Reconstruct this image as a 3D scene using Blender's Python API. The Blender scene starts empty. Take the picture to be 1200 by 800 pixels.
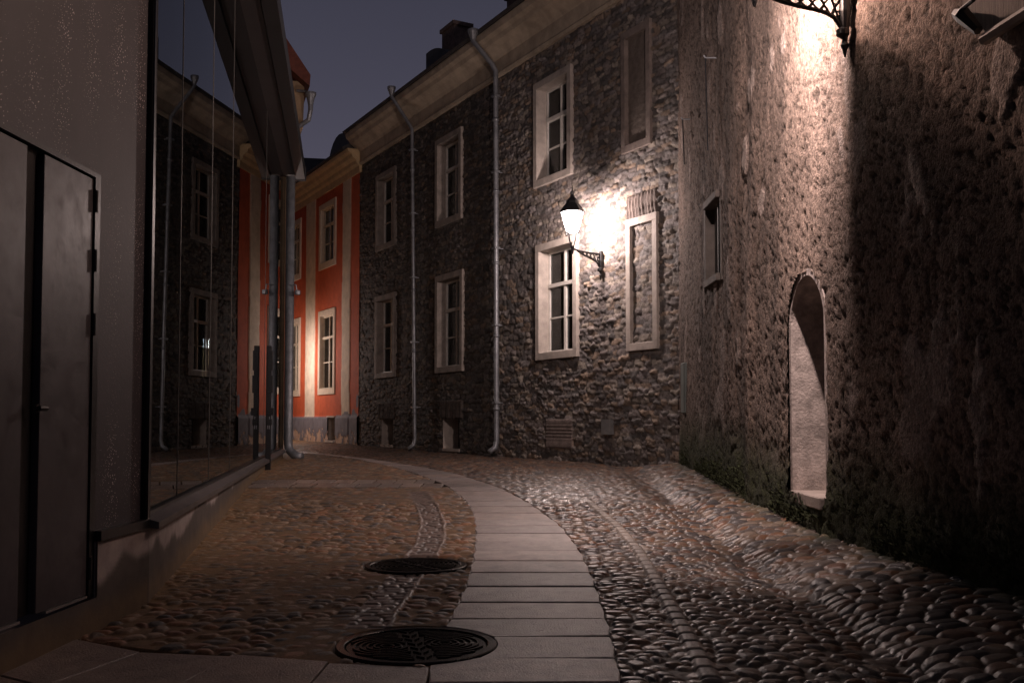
import bpy, bmesh, math, random
import numpy as np
from mathutils import Vector, Matrix
random.seed(7)
S = bpy.context.scene
COL = S.collection
R = math.radians
# ------------------------------------------------------------------ camera
F = 1167.0; CH = 1.15; PITCH = R(2.5); HOR = 490.0
CYP = HOR - F * math.tan(PITCH)
cam = bpy.data.cameras.new('camera'); camo = bpy.data.objects.new('camera', cam); COL.objects.link(camo)
cam.lens = F * 36 / 1200; cam.sensor_width = 36; cam.sensor_fit = 'HORIZONTAL'
cam.shift_y = (CYP - 400) / 1200; cam.clip_start = .05; cam.clip_end = 2000
camo.location = (0, 0, CH); camo.rotation_euler = (R(90) + PITCH, 0, 0)
S.camera = camo
def ray(px, py):
    dx, dy = px - 600, CYP - py
    c, s = math.cos(PITCH), math.sin(PITCH)
    return Vector((dx, F * c - dy * s, F * s + dy * c))
# ------------------------------------------------------------------ noise
def _h(i, j, s):
    n = (i.astype(np.int64) * 374761393 + j.astype(np.int64) * 668265263 + s * 974634777) & 0xffffffff
    n = ((n ^ (n >> 13)) * 1274126177) & 0xffffffff
    n = ((n ^ (n >> 16)) * 2246822519) & 0xffffffff
    return ((n ^ (n >> 15)) & 0xffffff) / float(0xffffff)
def vn(x, y, s=0):
    i = np.floor(x); j = np.floor(y); fx = x - i; fy = y - j
    fx = fx * fx * (3 - 2 * fx); fy = fy * fy * (3 - 2 * fy)
    a, b = _h(i, j, s), _h(i + 1, j, s); c, d = _h(i, j + 1, s), _h(i + 1, j + 1, s)
    return (a + (b - a) * fx) * (1 - fy) + (c + (d - c) * fx) * fy
def fbm(x, y, s=0, o=4, g=.5):
    r = 0; a = 1; t = 0
    for k in range(o):
        r = r + a * vn(x * 2**k, y * 2**k, s + k * 17); t += a; a *= g
    return r / t
def sst(a, b, x):
    t = np.clip((x - a) / (b - a), 0, 1); return t * t * (3 - 2 * t)
def cells(x, y, s):
    """jittered cells: F1, F2, id hash"""
    i = np.floor(x); j = np.floor(y)
    f1 = np.full(x.shape, 9.); f2 = f1.copy(); idh = np.zeros(x.shape); id2 = np.zeros(x.shape)
    for a in (-1, 0, 1):
        for b in (-1, 0, 1):
            ii = i + a; jj = j + b
            cx = ii + .5 + .8 * (_h(ii, jj, s) - .5); cy = jj + .5 + .8 * (_h(ii, jj, s + 5) - .5)
            an = _h(ii, jj, s + 9) * 3.14
            st = .7 + .6 * _h(ii, jj, s + 11)
            dx = x - cx; dy = y - cy
            rx = dx * np.cos(an) + dy * np.sin(an); ry = -dx * np.sin(an) + dy * np.cos(an)
            d = np.sqrt((rx * st)**2 + (ry / st)**2)
            m = d < f1
            f2 = np.where(m, f1, np.minimum(f2, d))
            idh = np.where(m, _h(ii, jj, s + 3), idh); id2 = np.where(m, _h(ii, jj, s + 4), id2)
            f1 = np.where(m, d, f1)
    return f1, f2, idh, id2
def rubble(x, y, s, jx=.85, jy=.4):
    """coursed rubble cells: wide stones, shallow vertical jitter, squarish outline"""
    j0 = np.floor(y); f1 = np.full(x.shape, 9.); f2 = f1.copy(); idh = np.zeros(x.shape); id2 = np.zeros(x.shape)
    for b in (-1, 0, 1):
        jj = j0 + b; off = _h(jj, jj * 0, s + 21); i = np.floor(x + off)
        for a in (-1, 0, 1):
            ii = i + a
            cx = ii - off + .5 + jx * (_h(ii, jj, s) - .5); cy = jj + .5 + jy * (_h(ii, jj, s + 5) - .5)
            w = .8 + .4 * _h(ii, jj, s + 11)
            d = ((np.abs(x - cx) * .95 * w)**3 + (np.abs(y - cy) * (1.1 + .3 * (w - 1)))**3)**(1 / 3)
            m = d < f1; f2 = np.where(m, f1, np.minimum(f2, d))
            idh = np.where(m, _h(ii, jj, s + 3), idh); id2 = np.where(m, _h(ii, jj, s + 4), id2); f1 = np.where(m, d, f1)
    return f1, f2, idh, id2
# ------------------------------------------------------------------ ground height
def gz(Y):
    return .36 * sst(4.0, 16.0, Y) + .07 * sst(22, 32, Y)
def gz_f(Y): return float(gz(np.array(float(Y))))
def ground_hit(px, py):
    d = ray(px, py); z = 0.1
    for _ in range(40):
        t = (z - CH) / d.z; Y = d.y * t; z = .5 * z + .5 * gz_f(min(max(Y, 0), 60))
    return (d.x * t, Y)
# ------------------------------------------------------------------ materials
def lin(c):
    return tuple(((v / 12.92) if v <= .04045 else ((v + .055) / 1.055)**2.4) for v in c)
MATS = {}
def mat(name, col, rough=.7, bump=0., scale=30., var=0., attr=False, metal=0., spec=.5, bdist=.01, scale2=None, col2=None, stretch=None, rvar=0., detail=6, attr_rough=False):
    if name in MATS: return MATS[name]
    m = bpy.data.materials.new(name); m.use_nodes = True; nt = m.node_tree; n = nt.nodes; L = nt.links
    b = n['Principled BSDF']
    b.inputs['Roughness'].default_value = rough; b.inputs['Metallic'].default_value = metal
    b.inputs['Specular IOR Level'].default_value = spec
    tc = n.new('ShaderNodeTexCoord'); mp = n.new('ShaderNodeMapping')
    L.new(tc.outputs['Object'], mp.inputs[0])
    if stretch: mp.inputs['Scale'].default_value = stretch
    nz = n.new('ShaderNodeTexNoise'); nz.inputs['Scale'].default_value = scale; nz.inputs['Detail'].default_value = detail
    nz.inputs['Roughness'].default_value = .6
    L.new(mp.outputs[0], nz.inputs['Vector'])
    base = None
    if attr:
        at = n.new('ShaderNodeAttribute'); at.attribute_name = 'Col'; base = at.outputs['Color']
        if attr_rough:
            L.new(at.outputs['Alpha'], b.inputs['Roughness'])
    c2 = col2 if col2 else tuple(v * (1 - var) for v in col)
    c1 = col if col2 else tuple(min(1, v * (1 + var)) for v in col)
    if var or col2:
        nz2 = n.new('ShaderNodeTexNoise'); nz2.inputs['Scale'].default_value = scale2 or scale * .15; nz2.inputs['Detail'].default_value = 8
        nz2.inputs['Roughness'].default_value = .65
        L.new(mp.outputs[0], nz2.inputs['Vector'])
        rp = n.new('ShaderNodeValToRGB'); rp.color_ramp.elements[0].position = .35; rp.color_ramp.elements[1].position = .65
        L.new(nz2.outputs['Fac'], rp.inputs[0])
        if base is not None:
            rp.color_ramp.elements[0].color = (1 - var, 1 - var, 1 - var, 1); rp.color_ramp.elements[1].color = (1 + var, 1 + var, 1 + var, 1)
            mx = n.new('ShaderNodeMix'); mx.data_type = 'RGBA'; mx.blend_type = 'MULTIPLY'; mx.inputs[0].default_value = 1
            L.new(base, mx.inputs[6]); L.new(rp.outputs[0], mx.inputs[7]); base = mx.outputs[2]
        else:
            rp.color_ramp.elements[0].color = (*c2, 1); rp.color_ramp.elements[1].color = (*c1, 1); base = rp.outputs[0]
    if base is not None: L.new(base, b.inputs['Base Color'])
    else: b.inputs['Base Color'].default_value = (*col, 1)
    if bump:
        bp = n.new('ShaderNodeBump'); bp.inputs['Strength'].default_value = bump; bp.inputs['Distance'].default_value = bdist
        L.new(nz.outputs['Fac'], bp.inputs['Height']); L.new(bp.outputs[0], b.inputs['Normal'])
    if rvar:
        mr = n.new('ShaderNodeMapRange'); mr.inputs[3].default_value = max(.02, rough - rvar); mr.inputs[4].default_value = min(1, rough + rvar)
        mr.inputs[1].default_value = .3; mr.inputs[2].default_value = .7
        L.new(nz.outputs['Fac'], mr.inputs[0]); L.new(mr.outputs[0], b.inputs['Roughness'])
    MATS[name] = m; return m
def emit_glass(name, col, strength, tr=.85):
    m = bpy.data.materials.new(name); m.use_nodes = True; nt = m.node_tree; n = nt.nodes; L = nt.links
    n.remove(n['Principled BSDF']); o = n['Material Output']
    e = n.new('ShaderNodeEmission'); e.inputs[0].default_value = (*col, 1); e.inputs[1].default_value = strength
    t = n.new('ShaderNodeBsdfTransparent'); t.inputs[0].default_value = (tr, tr, tr, 1)
    a = n.new('ShaderNodeAddShader'); L.new(e.outputs[0], a.inputs[0]); L.new(t.outputs[0], a.inputs[1]); L.new(a.outputs[0], o.inputs[0])
    return m
def glass_mat(name, tint, ior=1.5, rough=.01, wav=0.):
    m = bpy.data.materials.new(name); m.use_nodes = True; nt = m.node_tree; n = nt.nodes; L = nt.links
    n.remove(n['Principled BSDF']); o = n['Material Output']
    t = n.new('ShaderNodeBsdfTransparent'); t.inputs[0].default_value = (*tint, 1)
    g = n.new('ShaderNodeBsdfGlossy'); g.inputs['Roughness'].default_value = rough
    g.inputs['Color'].default_value = (.9, .93, .95, 1)
    f = n.new('ShaderNodeFresnel'); f.inputs[0].default_value = ior
    x = n.new('ShaderNodeMixShader'); L.new(f.outputs[0], x.inputs[0]); L.new(t.outputs[0], x.inputs[1]); L.new(g.outputs[0], x.inputs[2])
    L.new(x.outputs[0], o.inputs[0])
    if wav:
        tc = n.new('ShaderNodeTexCoord'); nz = n.new('ShaderNodeTexNoise'); nz.inputs['Scale'].default_value = 1.1; nz.inputs['Detail'].default_value = 1
        bp = n.new('ShaderNodeBump'); bp.inputs['Strength'].default_value = wav; bp.inputs['Distance'].default_value = .05
        L.new(tc.outputs['Object'], nz.inputs['Vector']); L.new(nz.outputs['Fac'], bp.inputs['Height']); L.new(bp.outputs[0], g.inputs['Normal'])
    return m
# ------------------------------------------------------------------ mesh helpers
def link(name, me, m, parent=None, smooth=False):
    o = bpy.data.objects.new(name, me); COL.objects.link(o)
    if m is not None: me.materials.append(m)
    if smooth: me.polygons.foreach_set('use_smooth', [True] * len(me.polygons))
    if parent is not None: o.parent = parent; o.matrix_parent_inverse = parent.matrix_world.inverted()
    return o
def thing(name, label, cat, loc=(0, 0, 0), group=None):
    o = bpy.data.objects.new(name, None); COL.objects.link(o); o.location = loc
    o.matrix_world = Matrix.Translation(loc)
    o.empty_display_size = .2
    o['label'] = label; o['category'] = cat
    if group: o['group'] = group
    return o
def tag(o, label=None, cat=None, group=None, kind=None):
    for k, v in (('label', label), ('category', cat), ('group', group), ('kind', kind)):
        if v: o[k] = v
    return o
class MB:
    def __init__(s): s.bm = bmesh.new()
    def hexa(s, P):
        v = [s.bm.verts.new(p) for p in P]
        for f in ((0, 1, 2, 3), (7, 6, 5, 4), (0, 4, 5, 1), (1, 5, 6, 2), (2, 6, 7, 3), (3, 7, 4, 0)):
            s.bm.faces.new([v[k] for k in f])
        return s
    def box(s, a, b):
        x0, y0, z0 = a; x1, y1, z1 = b
        return s.hexa([(x0, y0, z0), (x1, y0, z0), (x1, y1, z0), (x0, y1, z0), (x0, y0, z1), (x1, y0, z1), (x1, y1, z1), (x0, y1, z1)])
    def wbox(s, W, u0, u1, z0, z1, h0, h1):
        return s.hexa([W.pt(u0, z0, h0), W.pt(u1, z0, h0), W.pt(u1, z0, h1), W.pt(u0, z0, h1), W.pt(u0, z1, h0), W.pt(u1, z1, h0), W.pt(u1, z1, h1), W.pt(u0, z1, h1)])
    def prism(s, W, prof, u0, u1):
        """prof list of (h,z) extruded along u"""
        a = [s.bm.verts.new(W.pt(u0, z, h)) for h, z in prof]; b = [s.bm.verts.new(W.pt(u1, z, h)) for h, z in prof]
        n = len(prof)
        for k in range(n): s.bm.faces.new((a[k], a[(k + 1) % n], b[(k + 1) % n], b[k]))
        s.bm.faces.new(a[::-1]); s.bm.faces.new(b); return s
    def poly(s, pts, z0, z1):
        a = [s.bm.verts.new((x, y, z0)) for x, y in pts]; b = [s.bm.verts.new((x, y, z1)) for x, y in pts]; n = len(pts)
        for k in range(n): s.bm.faces.new((a[k], a[(k + 1) % n], b[(k + 1) % n], b[k]))
        s.bm.faces.new(a[::-1]); s.bm.faces.new(b); return s
    def tube(s, pts, r, n=10, cap=True):
        pts = [Vector(p) for p in pts]; rings = []
        rr = r if isinstance(r, (list, tuple)) else [r] * len(pts)
        prev = None
        for k, p in enumerate(pts):
            if k == 0: t = pts[1] - p
            elif k == len(pts) - 1: t = p - pts[k - 1]
            else: t = (pts[k + 1] - p).normalized() + (p - pts[k - 1]).normalized()
            t.normalize()
            if prev is None:
                a = Vector((0, 0, 1)) if abs(t.z) < .9 else Vector((1, 0, 0))
                nrm = t.cross(a).normalized()
            else:
                nrm = (prev - t * prev.dot(t)).normalized()
            prev = nrm; bn = t.cross(nrm)
            rings.append([s.bm.verts.new(p + (nrm * math.cos(q) + bn * math.sin(q)) * rr[k]) for q in [2 * math.pi * i / n for i in range(n)]])
        for a, b in zip(rings, rings[1:]):
            for i in range(n): s.bm.faces.new((a[i], a[(i + 1) % n], b[(i + 1) % n], b[i]))
        if cap: s.bm.faces.new(rings[0][::-1]); s.bm.faces.new(rings[-1])
        return s
    def lathe(s, c, prof, n=16, rot=0.):
        c = Vector(c); rings = []
        for r, z in prof:
            rings.append([s.bm.verts.new(c + Vector((r * math.cos(rot + 2 * math.pi * i / n), r * math.sin(rot + 2 * math.pi * i / n), z))) for i in range(n)])
        for a, b in zip(rings, rings[1:]):
            for i in range(n): s.bm.faces.new((a[i], a[(i + 1) % n], b[(i + 1) % n], b[i]))
        if prof[0] != prof[-1]: s.bm.faces.new(rings[0][::-1]); s.bm.faces.new(rings[-1])
        return s
    def build(s, name, m, parent=None, smooth=False, bevel=0.):
        if bevel:
            bmesh.ops.bevel(s.bm, geom=list(s.bm.edges), offset=bevel, segments=1, affect='EDGES')
        bmesh.ops.recalc_face_normals(s.bm, faces=s.bm.faces)
        me = bpy.data.meshes.new(name); s.bm.to_mesh(me); s.bm.free()
        return link(name, me, m, parent, smooth)
class Wall:
    """vertical plane from P0 to P1, n = street side normal"""
    def __init__(s, P0, P1, side):
        s.o = Vector((P0[0], P0[1], 0)); d = Vector((P1[0] - P0[0], P1[1] - P0[1], 0)); s.len = d.length; s.d = d / s.len
        s.n = Vector((s.d.y, -s.d.x, 0)) * side
    def pt(s, u, z, h=0.): return s.o + s.d * u + Vector((0, 0, z)) + s.n * h
    def hit(s, px, py, h=0.):
        r = ray(px, py); C = Vector((0, 0, CH)); t = (s.o + s.n * h - C).dot(s.n) / r.dot(s.n); p = C + r * t
        return ((p - s.o).dot(s.d), p.z)
    def rect(s, q, h=0.):
        """q = 4 px corners tl,tr,br,bl -> u0,u1,z0,z1"""
        P = [s.hit(*p, h) for p in q]
        us = sorted(((P[0][0] + P[3][0]) / 2, (P[1][0] + P[2][0]) / 2))
        return us[0], us[1], (P[2][1] + P[3][1]) / 2, (P[0][1] + P[1][1]) / 2
def grid_mesh(name, PX, PY, PZ, keep, colr, m, parent=None, smooth=True):
    """PX.. arrays (nu,nz); keep (nu-1,nz-1) bool; colr (nu,nz,4)"""
    nu, nz = PX.shape
    co = np.stack([PX, PY, PZ], -1).reshape(-1, 3).astype(np.float32)
    idx = np.arange(nu * nz).reshape(nu, nz)
    q = np.stack([idx[:-1, :-1], idx[1:, :-1], idx[1:, 1:], idx[:-1, 1:]], -1)[keep]
    used = np.zeros(nu * nz, bool); used[q.ravel()] = True
    remap = np.cumsum(used) - 1; q = remap[q]; co = co[used]
    me = bpy.data.meshes.new(name)
    me.vertices.add(len(co)); me.vertices.foreach_set('co', co.ravel())
    nf = len(q); me.loops.add(nf * 4); me.loops.foreach_set('vertex_index', q.ravel().astype(np.int32))
    me.polygons.add(nf); me.polygons.foreach_set('loop_start', np.arange(0, nf * 4, 4, dtype=np.int32))
    me.polygons.foreach_set('loop_total', np.full(nf, 4, np.int32))
    if smooth: me.polygons.foreach_set('use_smooth', np.ones(nf, bool))
    me.update()
    if colr is not None:
        a = me.color_attributes.new('Col', 'FLOAT_COLOR', 'POINT')
        a.data.foreach_set('color', colr.reshape(-1, 4)[used].astype(np.float32).ravel())
    me.validate()
    return link(name, me, m, parent)
def axis(a, b, step, cuts=()):
    """grid line positions with exact cuts"""
    k = sorted(set([a, b] + [c for c in cuts if a < c < b])); out = []
    for p, q in zip(k, k[1:]):
        n = max(1, int(round((q - p) / step))); out += list(np.linspace(p, q, n, endpoint=False))
    return np.array(out + [b])
# ------------------------------------------------------------------ materials used
M_STONE = mat('limestone_rubble', (.3, .27, .24), .85, .9, 45, .25, attr=True, bdist=.012, scale2=9)
M_ROUGH = mat('roughcast_plaster', (.3, .25, .2), .92, 1.0, 48, .5, attr=True, bdist=.028, scale2=36, stretch=(1.2, 1.2, .8), detail=8)
M_COBBLE = mat('cobble_stone', (.2, .18, .15), .5, .5, 60, .25, attr=True, bdist=.006, scale2=25, attr_rough=True)
M_SLAB = mat('granite_slab', (.28, .25, .24), .36, .9, 90, .28, attr=True, bdist=.007, scale2=7, rvar=.12)
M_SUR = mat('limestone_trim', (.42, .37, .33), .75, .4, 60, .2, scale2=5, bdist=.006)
M_SUR_SHADE = mat('shaded_limestone_trim', (.25, .215, .19), .8, .5, 50, .25, scale2=5, bdist=.006)  # darker trim copy, shade put into its colour for the unlit windows
M_WOODW = mat('white_painted_wood', (.6, .57, .53), .5, .15, 50, .12, scale2=8)
M_WOODR = mat('cream_painted_wood', (.55, .47, .36), .5, .15, 50, .12, scale2=8)
M_CORN = mat('cream_cornice_plaster', (.4, .33, .25), .8, .25, 25, .22, scale2=3, bdist=.006)
M_ZINC = mat('zinc_pipe', (.24, .25, .27), .5, .1, 14, .25, metal=.55, scale2=5, rvar=.12)
M_IRON = mat('black_cast_iron', (.018, .018, .02), .45, .3, 60, .3, scale2=20, bdist=.003)
M_ROOF = mat('dark_roof_sheet', (.05, .045, .045), .6, .4, 20, .3, scale2=3)
M_TILE = mat('red_roof_tile', (.16, .05, .035), .8, .5, 30, .35, scale2=8)
M_REDP = mat('orange_red_plaster', (.42, .085, .03), .85, .3, 40, .14, attr=True, scale2=4, bdist=.006)
M_TAN = mat('ochre_plaster', (.34, .24, .15), .85, .3, 30, .2, scale2=3, bdist=.006)
M_DARKIN = mat('dark_interior', (.012, .012, .013), .9)
M_CURT = mat('curtain_cloth', (.85, .83, .8), .9, .1, 20, .1)
M_BLK = mat('black_window_profile', (.012, .012, .014), .35, .1, 30, .2)
M_CONC = mat('damp_concrete', (.24, .2, .18), .7, .35, 60, .2, attr=True, scale2=6, bdist=.004)
M_DOOR = mat('grey_brown_door_metal', (.062, .056, .064), .42, .12, 9, .28, scale2=2.2, rvar=.12)
M_CORE = mat('dark_render_mass', (.05, .05, .05), .9)
G_PANE = glass_mat('old_window_glass', (.85, .86, .86), 1.5, .01)
G_SHOP = glass_mat('tinted_shop_glass', (.3, .32, .33), 1.7, .004, .006)
L_PANE = emit_glass('glowing_lantern_glass', (1, .92, .86), 22.0)
M_DIMMER = glass_mat('added_dimmer_glass', (.59, .55, .52), 1.4, .3)  # for the added skirt that dims lamp B
def speckle_mat():
    m = mat('speckled_fibre_panel', (.042, .036, .044), .6, .15, 40, .15, scale2=3)
    nt = m.node_tree; n = nt.nodes; L = nt.links; b = n['Principled BSDF']
    tc = n.new('ShaderNodeTexCoord')
    v = n.new('ShaderNodeTexVoronoi'); v.inputs['Scale'].default_value = 75; v.inputs['Randomness'].default_value = 1
    L.new(tc.outputs['Object'], v.inputs['Vector'])
    c = n.new('ShaderNodeMath'); c.operation = 'LESS_THAN'
    sc = n.new('ShaderNodeSeparateColor'); L.new(v.outputs['Color'], sc.inputs[0])
    nz = n.new('ShaderNodeTexNoise'); nz.inputs['Scale'].default_value = 1.7; nz.inputs['Detail'].default_value = 3; L.new(tc.outputs['Object'], nz.inputs['Vector'])
    mr = n.new('ShaderNodeMapRange'); mr.inputs[1].default_value = .2; mr.inputs[2].default_value = .85; mr.inputs[3].default_value = 0; mr.inputs[4].default_value = .46
    L.new(nz.outputs['Fac'], mr.inputs[0])
    mm = n.new('ShaderNodeMath'); mm.operation = 'MULTIPLY'; L.new(sc.outputs[0], mm.inputs[0]); L.new(mr.outputs[0], mm.inputs[1])
    L.new(v.outputs['Distance'], c.inputs[0]); L.new(mm.outputs[0], c.inputs[1])
    old = b.inputs['Base Color'].links[0].from_socket
    mx = n.new('ShaderNodeMix'); mx.data_type = 'RGBA'; L.new(c.outputs[0], mx.inputs[0]); L.new(old, mx.inputs[6]); mx.inputs[7].default_value = (.7, .62, .62, 1)
    L.new(mx.outputs[2], b.inputs['Base Color'])
    return m
M_SPECK = speckle_mat()
def manhole_mat():
    m = mat('wet_cast_iron', (.03, .027, .026), .22, .5, 80, .3, scale2=30, bdist=.002, metal=.5)
    return m
M_MAN = manhole_mat()
# ------------------------------------------------------------------ walls layout
SW = Wall((2.61, 15.38), (-4.3, 27.9), 1)          # stone facade and red facade share this plane
if SW.n.y > 0: SW.n = -SW.n
def xr(Y):                                            # right wall x as function of Y
    return np.interp(Y, [0, 3, 5.7, 7.0, 7.7, 8.4, 9.3, 10.6, 11.0, 13, 16], [3.75, 3.4, 2.95, 2.76, 2.64, 2.57, 2.545, 2.52, 2.50, 2.53, 2.62])
def xl(Y):                                            # glass wall
    return -2.79 - .17 * (Y - 9.3)
U_RED0 = SW.len
# ------------------------------------------------------------------ ground mesh
pathL = [(497, 830), (497, 800), (522, 733), (545, 690), (555, 655), (558, 625), (555, 600), (545, 585), (522, 568), (490, 556), (455, 546), (420, 538), (385, 533), (330, 528.5)]
pathR = [(735, 830), (730, 800), (714, 733), (700, 690), (683, 650), (660, 618), (625, 592), (590, 573), (545, 558), (500, 548), (455, 540.5), (400, 533.5), (345, 528)]
wL = sorted([ground_hit(*p) for p in pathL], key=lambda p: p[1]); wR = sorted([ground_hit(*p) for p in pathR], key=lambda p: p[1])
def smooth_interp(w):
    ys = np.array([p[1] for p in w]); xs = np.array([p[0] for p in w])
    yy = np.linspace(ys[0], ys[-1], 400); xx = np.interp(yy, ys, xs)
    for _ in range(2):
        xx2 = np.convolve(np.pad(xx, 6, 'edge'), np.ones(13) / 13, 'valid'); xx = xx2
    return lambda Y: np.interp(Y, yy, xx)
fL = smooth_interp(wL); fR = smooth_interp(wR)
PATH_END = min(wL[-1][1], wR[-1][1]); 
frontE = [ground_hit(*p) for p in ((60, 742), (210, 762), (385, 775), (500, 781))]
def front_y(X): return np.interp(X, [p[0] for p in frontE], [p[1] for p in frontE])
MH = [ground_hit(488, 755), ground_hit(487, 662)]; MHR = [.405, .375]
STRIP = (ground_hit(400, 571)[1], ground_hit(400, 562)[1])
trackP = sorted([ground_hit(*p) for p in ((489, 576), (500, 592), (507, 612), (504, 634), (490, 655), (468, 685), (445, 712), (430, 736))], key=lambda p: p[1])
trackR = sorted([ground_hit(*p) for p in ((690, 588), (722, 615), (748, 645), (775, 690), (800, 735), (835, 800))], key=lambda p: p[1])
print('path', wL, wR, 'MH', MH, 'strip', STRIP)
def ground_field(X, Y):
    z = gz(Y)
    wall = xr(Y); bank = sst(1.82, 2.0, X + .02 * np.sin(Y * 1.7)) * (Y < 15.6)
    z = z + bank * (.03 + .07 * np.clip((X - 1.9) / .7, 0, 1))
    z = z - .03 * np.exp(-((X - 1.78) / .16)**2)
    z = z + .02 * (fbm(X * .8, Y * .8, 3, 3) - .5)
    lft = X < fL(Y)
    # warp
    wx = X + .05 * (fbm(X * 3, Y * 3, 11, 3) - .5); wy = Y + .05 * (fbm(X * 3, Y * 3, 12, 3) - .5)
    f1a, f2a, ida, jda = cells(wx / .112, wy / .088, 21)
    f1b, f2b, idb, jdb = cells((wx * .95 + wy * .2) / .15, (wy * .97 - wx * .2) / .11, 31)
    B = bank > .35
    f1 = np.where(B, f1b, f1a); f2 = np.where(B, f2b, f2a); idh = np.where(B, idb, ida); jd = np.where(B, jdb, jda)
    Rr = np.where(B, .62 + .2 * jd, np.where(lft, .34 + .4 * jd, .38 + .4 * jd))
    dome = np.sqrt(np.clip(1 - (f1 / Rr)**3.4, 0, 1)); e = np.sqrt(sst(0, .32, f2 - f1))
    Hs = np.where(B, .029, np.where(lft, .018, .021))
    hh = dome * e; st = sst(.12, .4, hh)
    drop = _h(np.floor(jd * 9999), np.floor(idh * 9999), 5)
    miss = lft & (drop < .18)
    st = np.where(miss, 0, st)
    h = np.where(miss, .1 * hh, hh * (.6 + .5 * drop)) * Hs
    # sand fills in patches on the left
    fill = sst(.45, .7, fbm(X * 1.3, Y * 1.3, 41, 3)) * np.where(lft, .012, .0)
    h = np.maximum(h, fill); st = np.where(h <= fill + 1e-6, st * .25, st)
    # stone palette
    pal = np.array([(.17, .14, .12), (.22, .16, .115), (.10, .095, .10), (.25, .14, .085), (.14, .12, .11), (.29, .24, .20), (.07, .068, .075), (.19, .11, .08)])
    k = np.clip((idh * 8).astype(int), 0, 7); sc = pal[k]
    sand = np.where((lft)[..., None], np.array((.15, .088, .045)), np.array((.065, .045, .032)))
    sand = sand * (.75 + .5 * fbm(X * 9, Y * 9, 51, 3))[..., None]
    # sandier, ochre strip by the left wall
    c = sand * (1 - st[..., None]) + sc * st[..., None]
    och = np.exp(-np.clip(X - xl(Y), 0, 9) / .35) * (Y > 6); c = c * (1 - .5 * och[..., None]) + np.array((.27, .165, .07)) * .5 * och[..., None]
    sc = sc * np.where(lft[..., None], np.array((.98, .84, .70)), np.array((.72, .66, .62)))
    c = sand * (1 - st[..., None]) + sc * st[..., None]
    och = np.exp(-np.clip(X - xl(Y), 0, 9) / .35) * (Y > 6); c = c * (1 - .5 * och[..., None]) + np.array((.27, .165, .07)) * .5 * och[..., None]
    rough = np.where(lft, .62, .34) + .3 * (1 - st) + .12 * (jd - .5)
    rough = np.where(B, .42 + .2 * (1 - st), rough)
    # track rows: small setts
    def track(tp, wdt, col, sett, z, h, c, rough, ed):
        ys = [p[1] for p in tp]; xc = np.interp(Y, ys, [p[0] for p in tp]); inY = (Y > ys[0]) & (Y < ys[-1])
        dx = X - xc; inside = (np.abs(dx) < wdt) & inY
        row = Y / sett; fr = np.abs(row - np.floor(row) - .5) * 2; sx = (dx + wdt) / (2 * wdt)
        k2 = np.floor(row)
        br = sst(0, .3, 1 - fr)
        if wdt < .06: hh2 = .03 * np.sqrt(br) * np.sqrt(np.clip(1 - (dx / wdt)**4, 0, 1))
        else:
            r1, r2, ra, rb = rubble(dx / .12 + .5, Y / sett, 55, .5, .3); br = sst(0, .25, r2 - r1); hh2 = .014 * np.sqrt(br) * (.5 + .7 * ra); k2 = np.floor(ra * 999) * (.8 + .3 * _h(k2, k2 * 0, 77))
        edge = (np.abs(np.abs(dx) - wdt + .015 * vn(Y * 4, Y * 0, 31)) < ed * (.4 + .9 * vn(Y * 6, Y * 0, 32))) & inY & ((Y > 7.3) | (dx > 0))
        h = np.where(inside, hh2, h); h = np.where(edge, .013 + .006 * vn(Y * 9, Y * 0, 8), h)
        cc = np.array(col) * (.7 + .6 * _h(k2, k2 * 0, 78))[..., None] * (.4 + .6 * br)[..., None]
        c = np.where(inside[..., None], cc, c); c = np.where(edge[..., None], np.array((.2, .13, .095)) * (.4 + .7 * vn(Y * 7, Y * 0, 9))[..., None], c)
        rough = np.where(inside | edge, .5, rough)
        return h, c, rough
    h, c, rough = track(trackP, .12, (.14, .095, .075), .075, z, h, c, rough, .016)
    h, c, rough = track(trackR, .05, (.24, .2, .17), .17, z, h, c, rough, .0)
    # moss near right wall
    mo = np.exp(-np.clip(wall - X, 0, 9) / .13) * sst(.3, .6, fbm(X * 5, Y * 5, 61, 3))
    c = c * (1 - mo[..., None]) + np.array((.05, .055, .02)) * mo[..., None]; rough = rough + .3 * mo
    # under slabs and covers: sink
    sink = (X > fL(Y) + .01) & (X < fR(Y) - .01) & (Y < PATH_END)
    sink |= (Y < front_y(X) - .01) & (X < fL(Y) + .02)
    for (mx_, my_), r in zip(MH, MHR): sink |= ((X - mx_)**2 + (Y - my_)**2) < (r + .012)**2
    sink |= (Y > STRIP[0]) & (Y < STRIP[1]) & (X < fL(Y) + .02)
    zz = z + h - .012
    zz = np.where(sink, z - .05, zz)
    c = np.where(sink[..., None], c * .3, c)
    far = np.concatenate([c, np.clip(rough, .2, 1)[..., None]], -1)
    return zz, far
def ground_patch(xs, ys, nm):
    X, Y = np.meshgrid(xs, ys, indexing='ij'); Z, c = ground_field(X, Y)
    keep = np.ones((len(xs) - 1, len(ys) - 1), bool)
    xc = (X[:-1, :-1] + X[1:, 1:]) / 2; yc = (Y[:-1, :-1] + Y[1:, 1:]) / 2
    keep &= ~((yc < 15.6) & (xc > xr(yc) + .25)); keep &= ~((yc < 16) & (xc < xl(yc) - .35))
    return grid_mesh(nm, X, Y, Z, keep, c, M_COBBLE)
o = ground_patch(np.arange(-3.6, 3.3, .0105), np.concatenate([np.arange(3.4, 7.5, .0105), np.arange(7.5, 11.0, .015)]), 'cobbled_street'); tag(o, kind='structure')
o = ground_patch(np.arange(-10, 3.0, .028), np.arange(10.985, 40, .032), 'cobbled_street'); tag(o, kind='structure')
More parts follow.
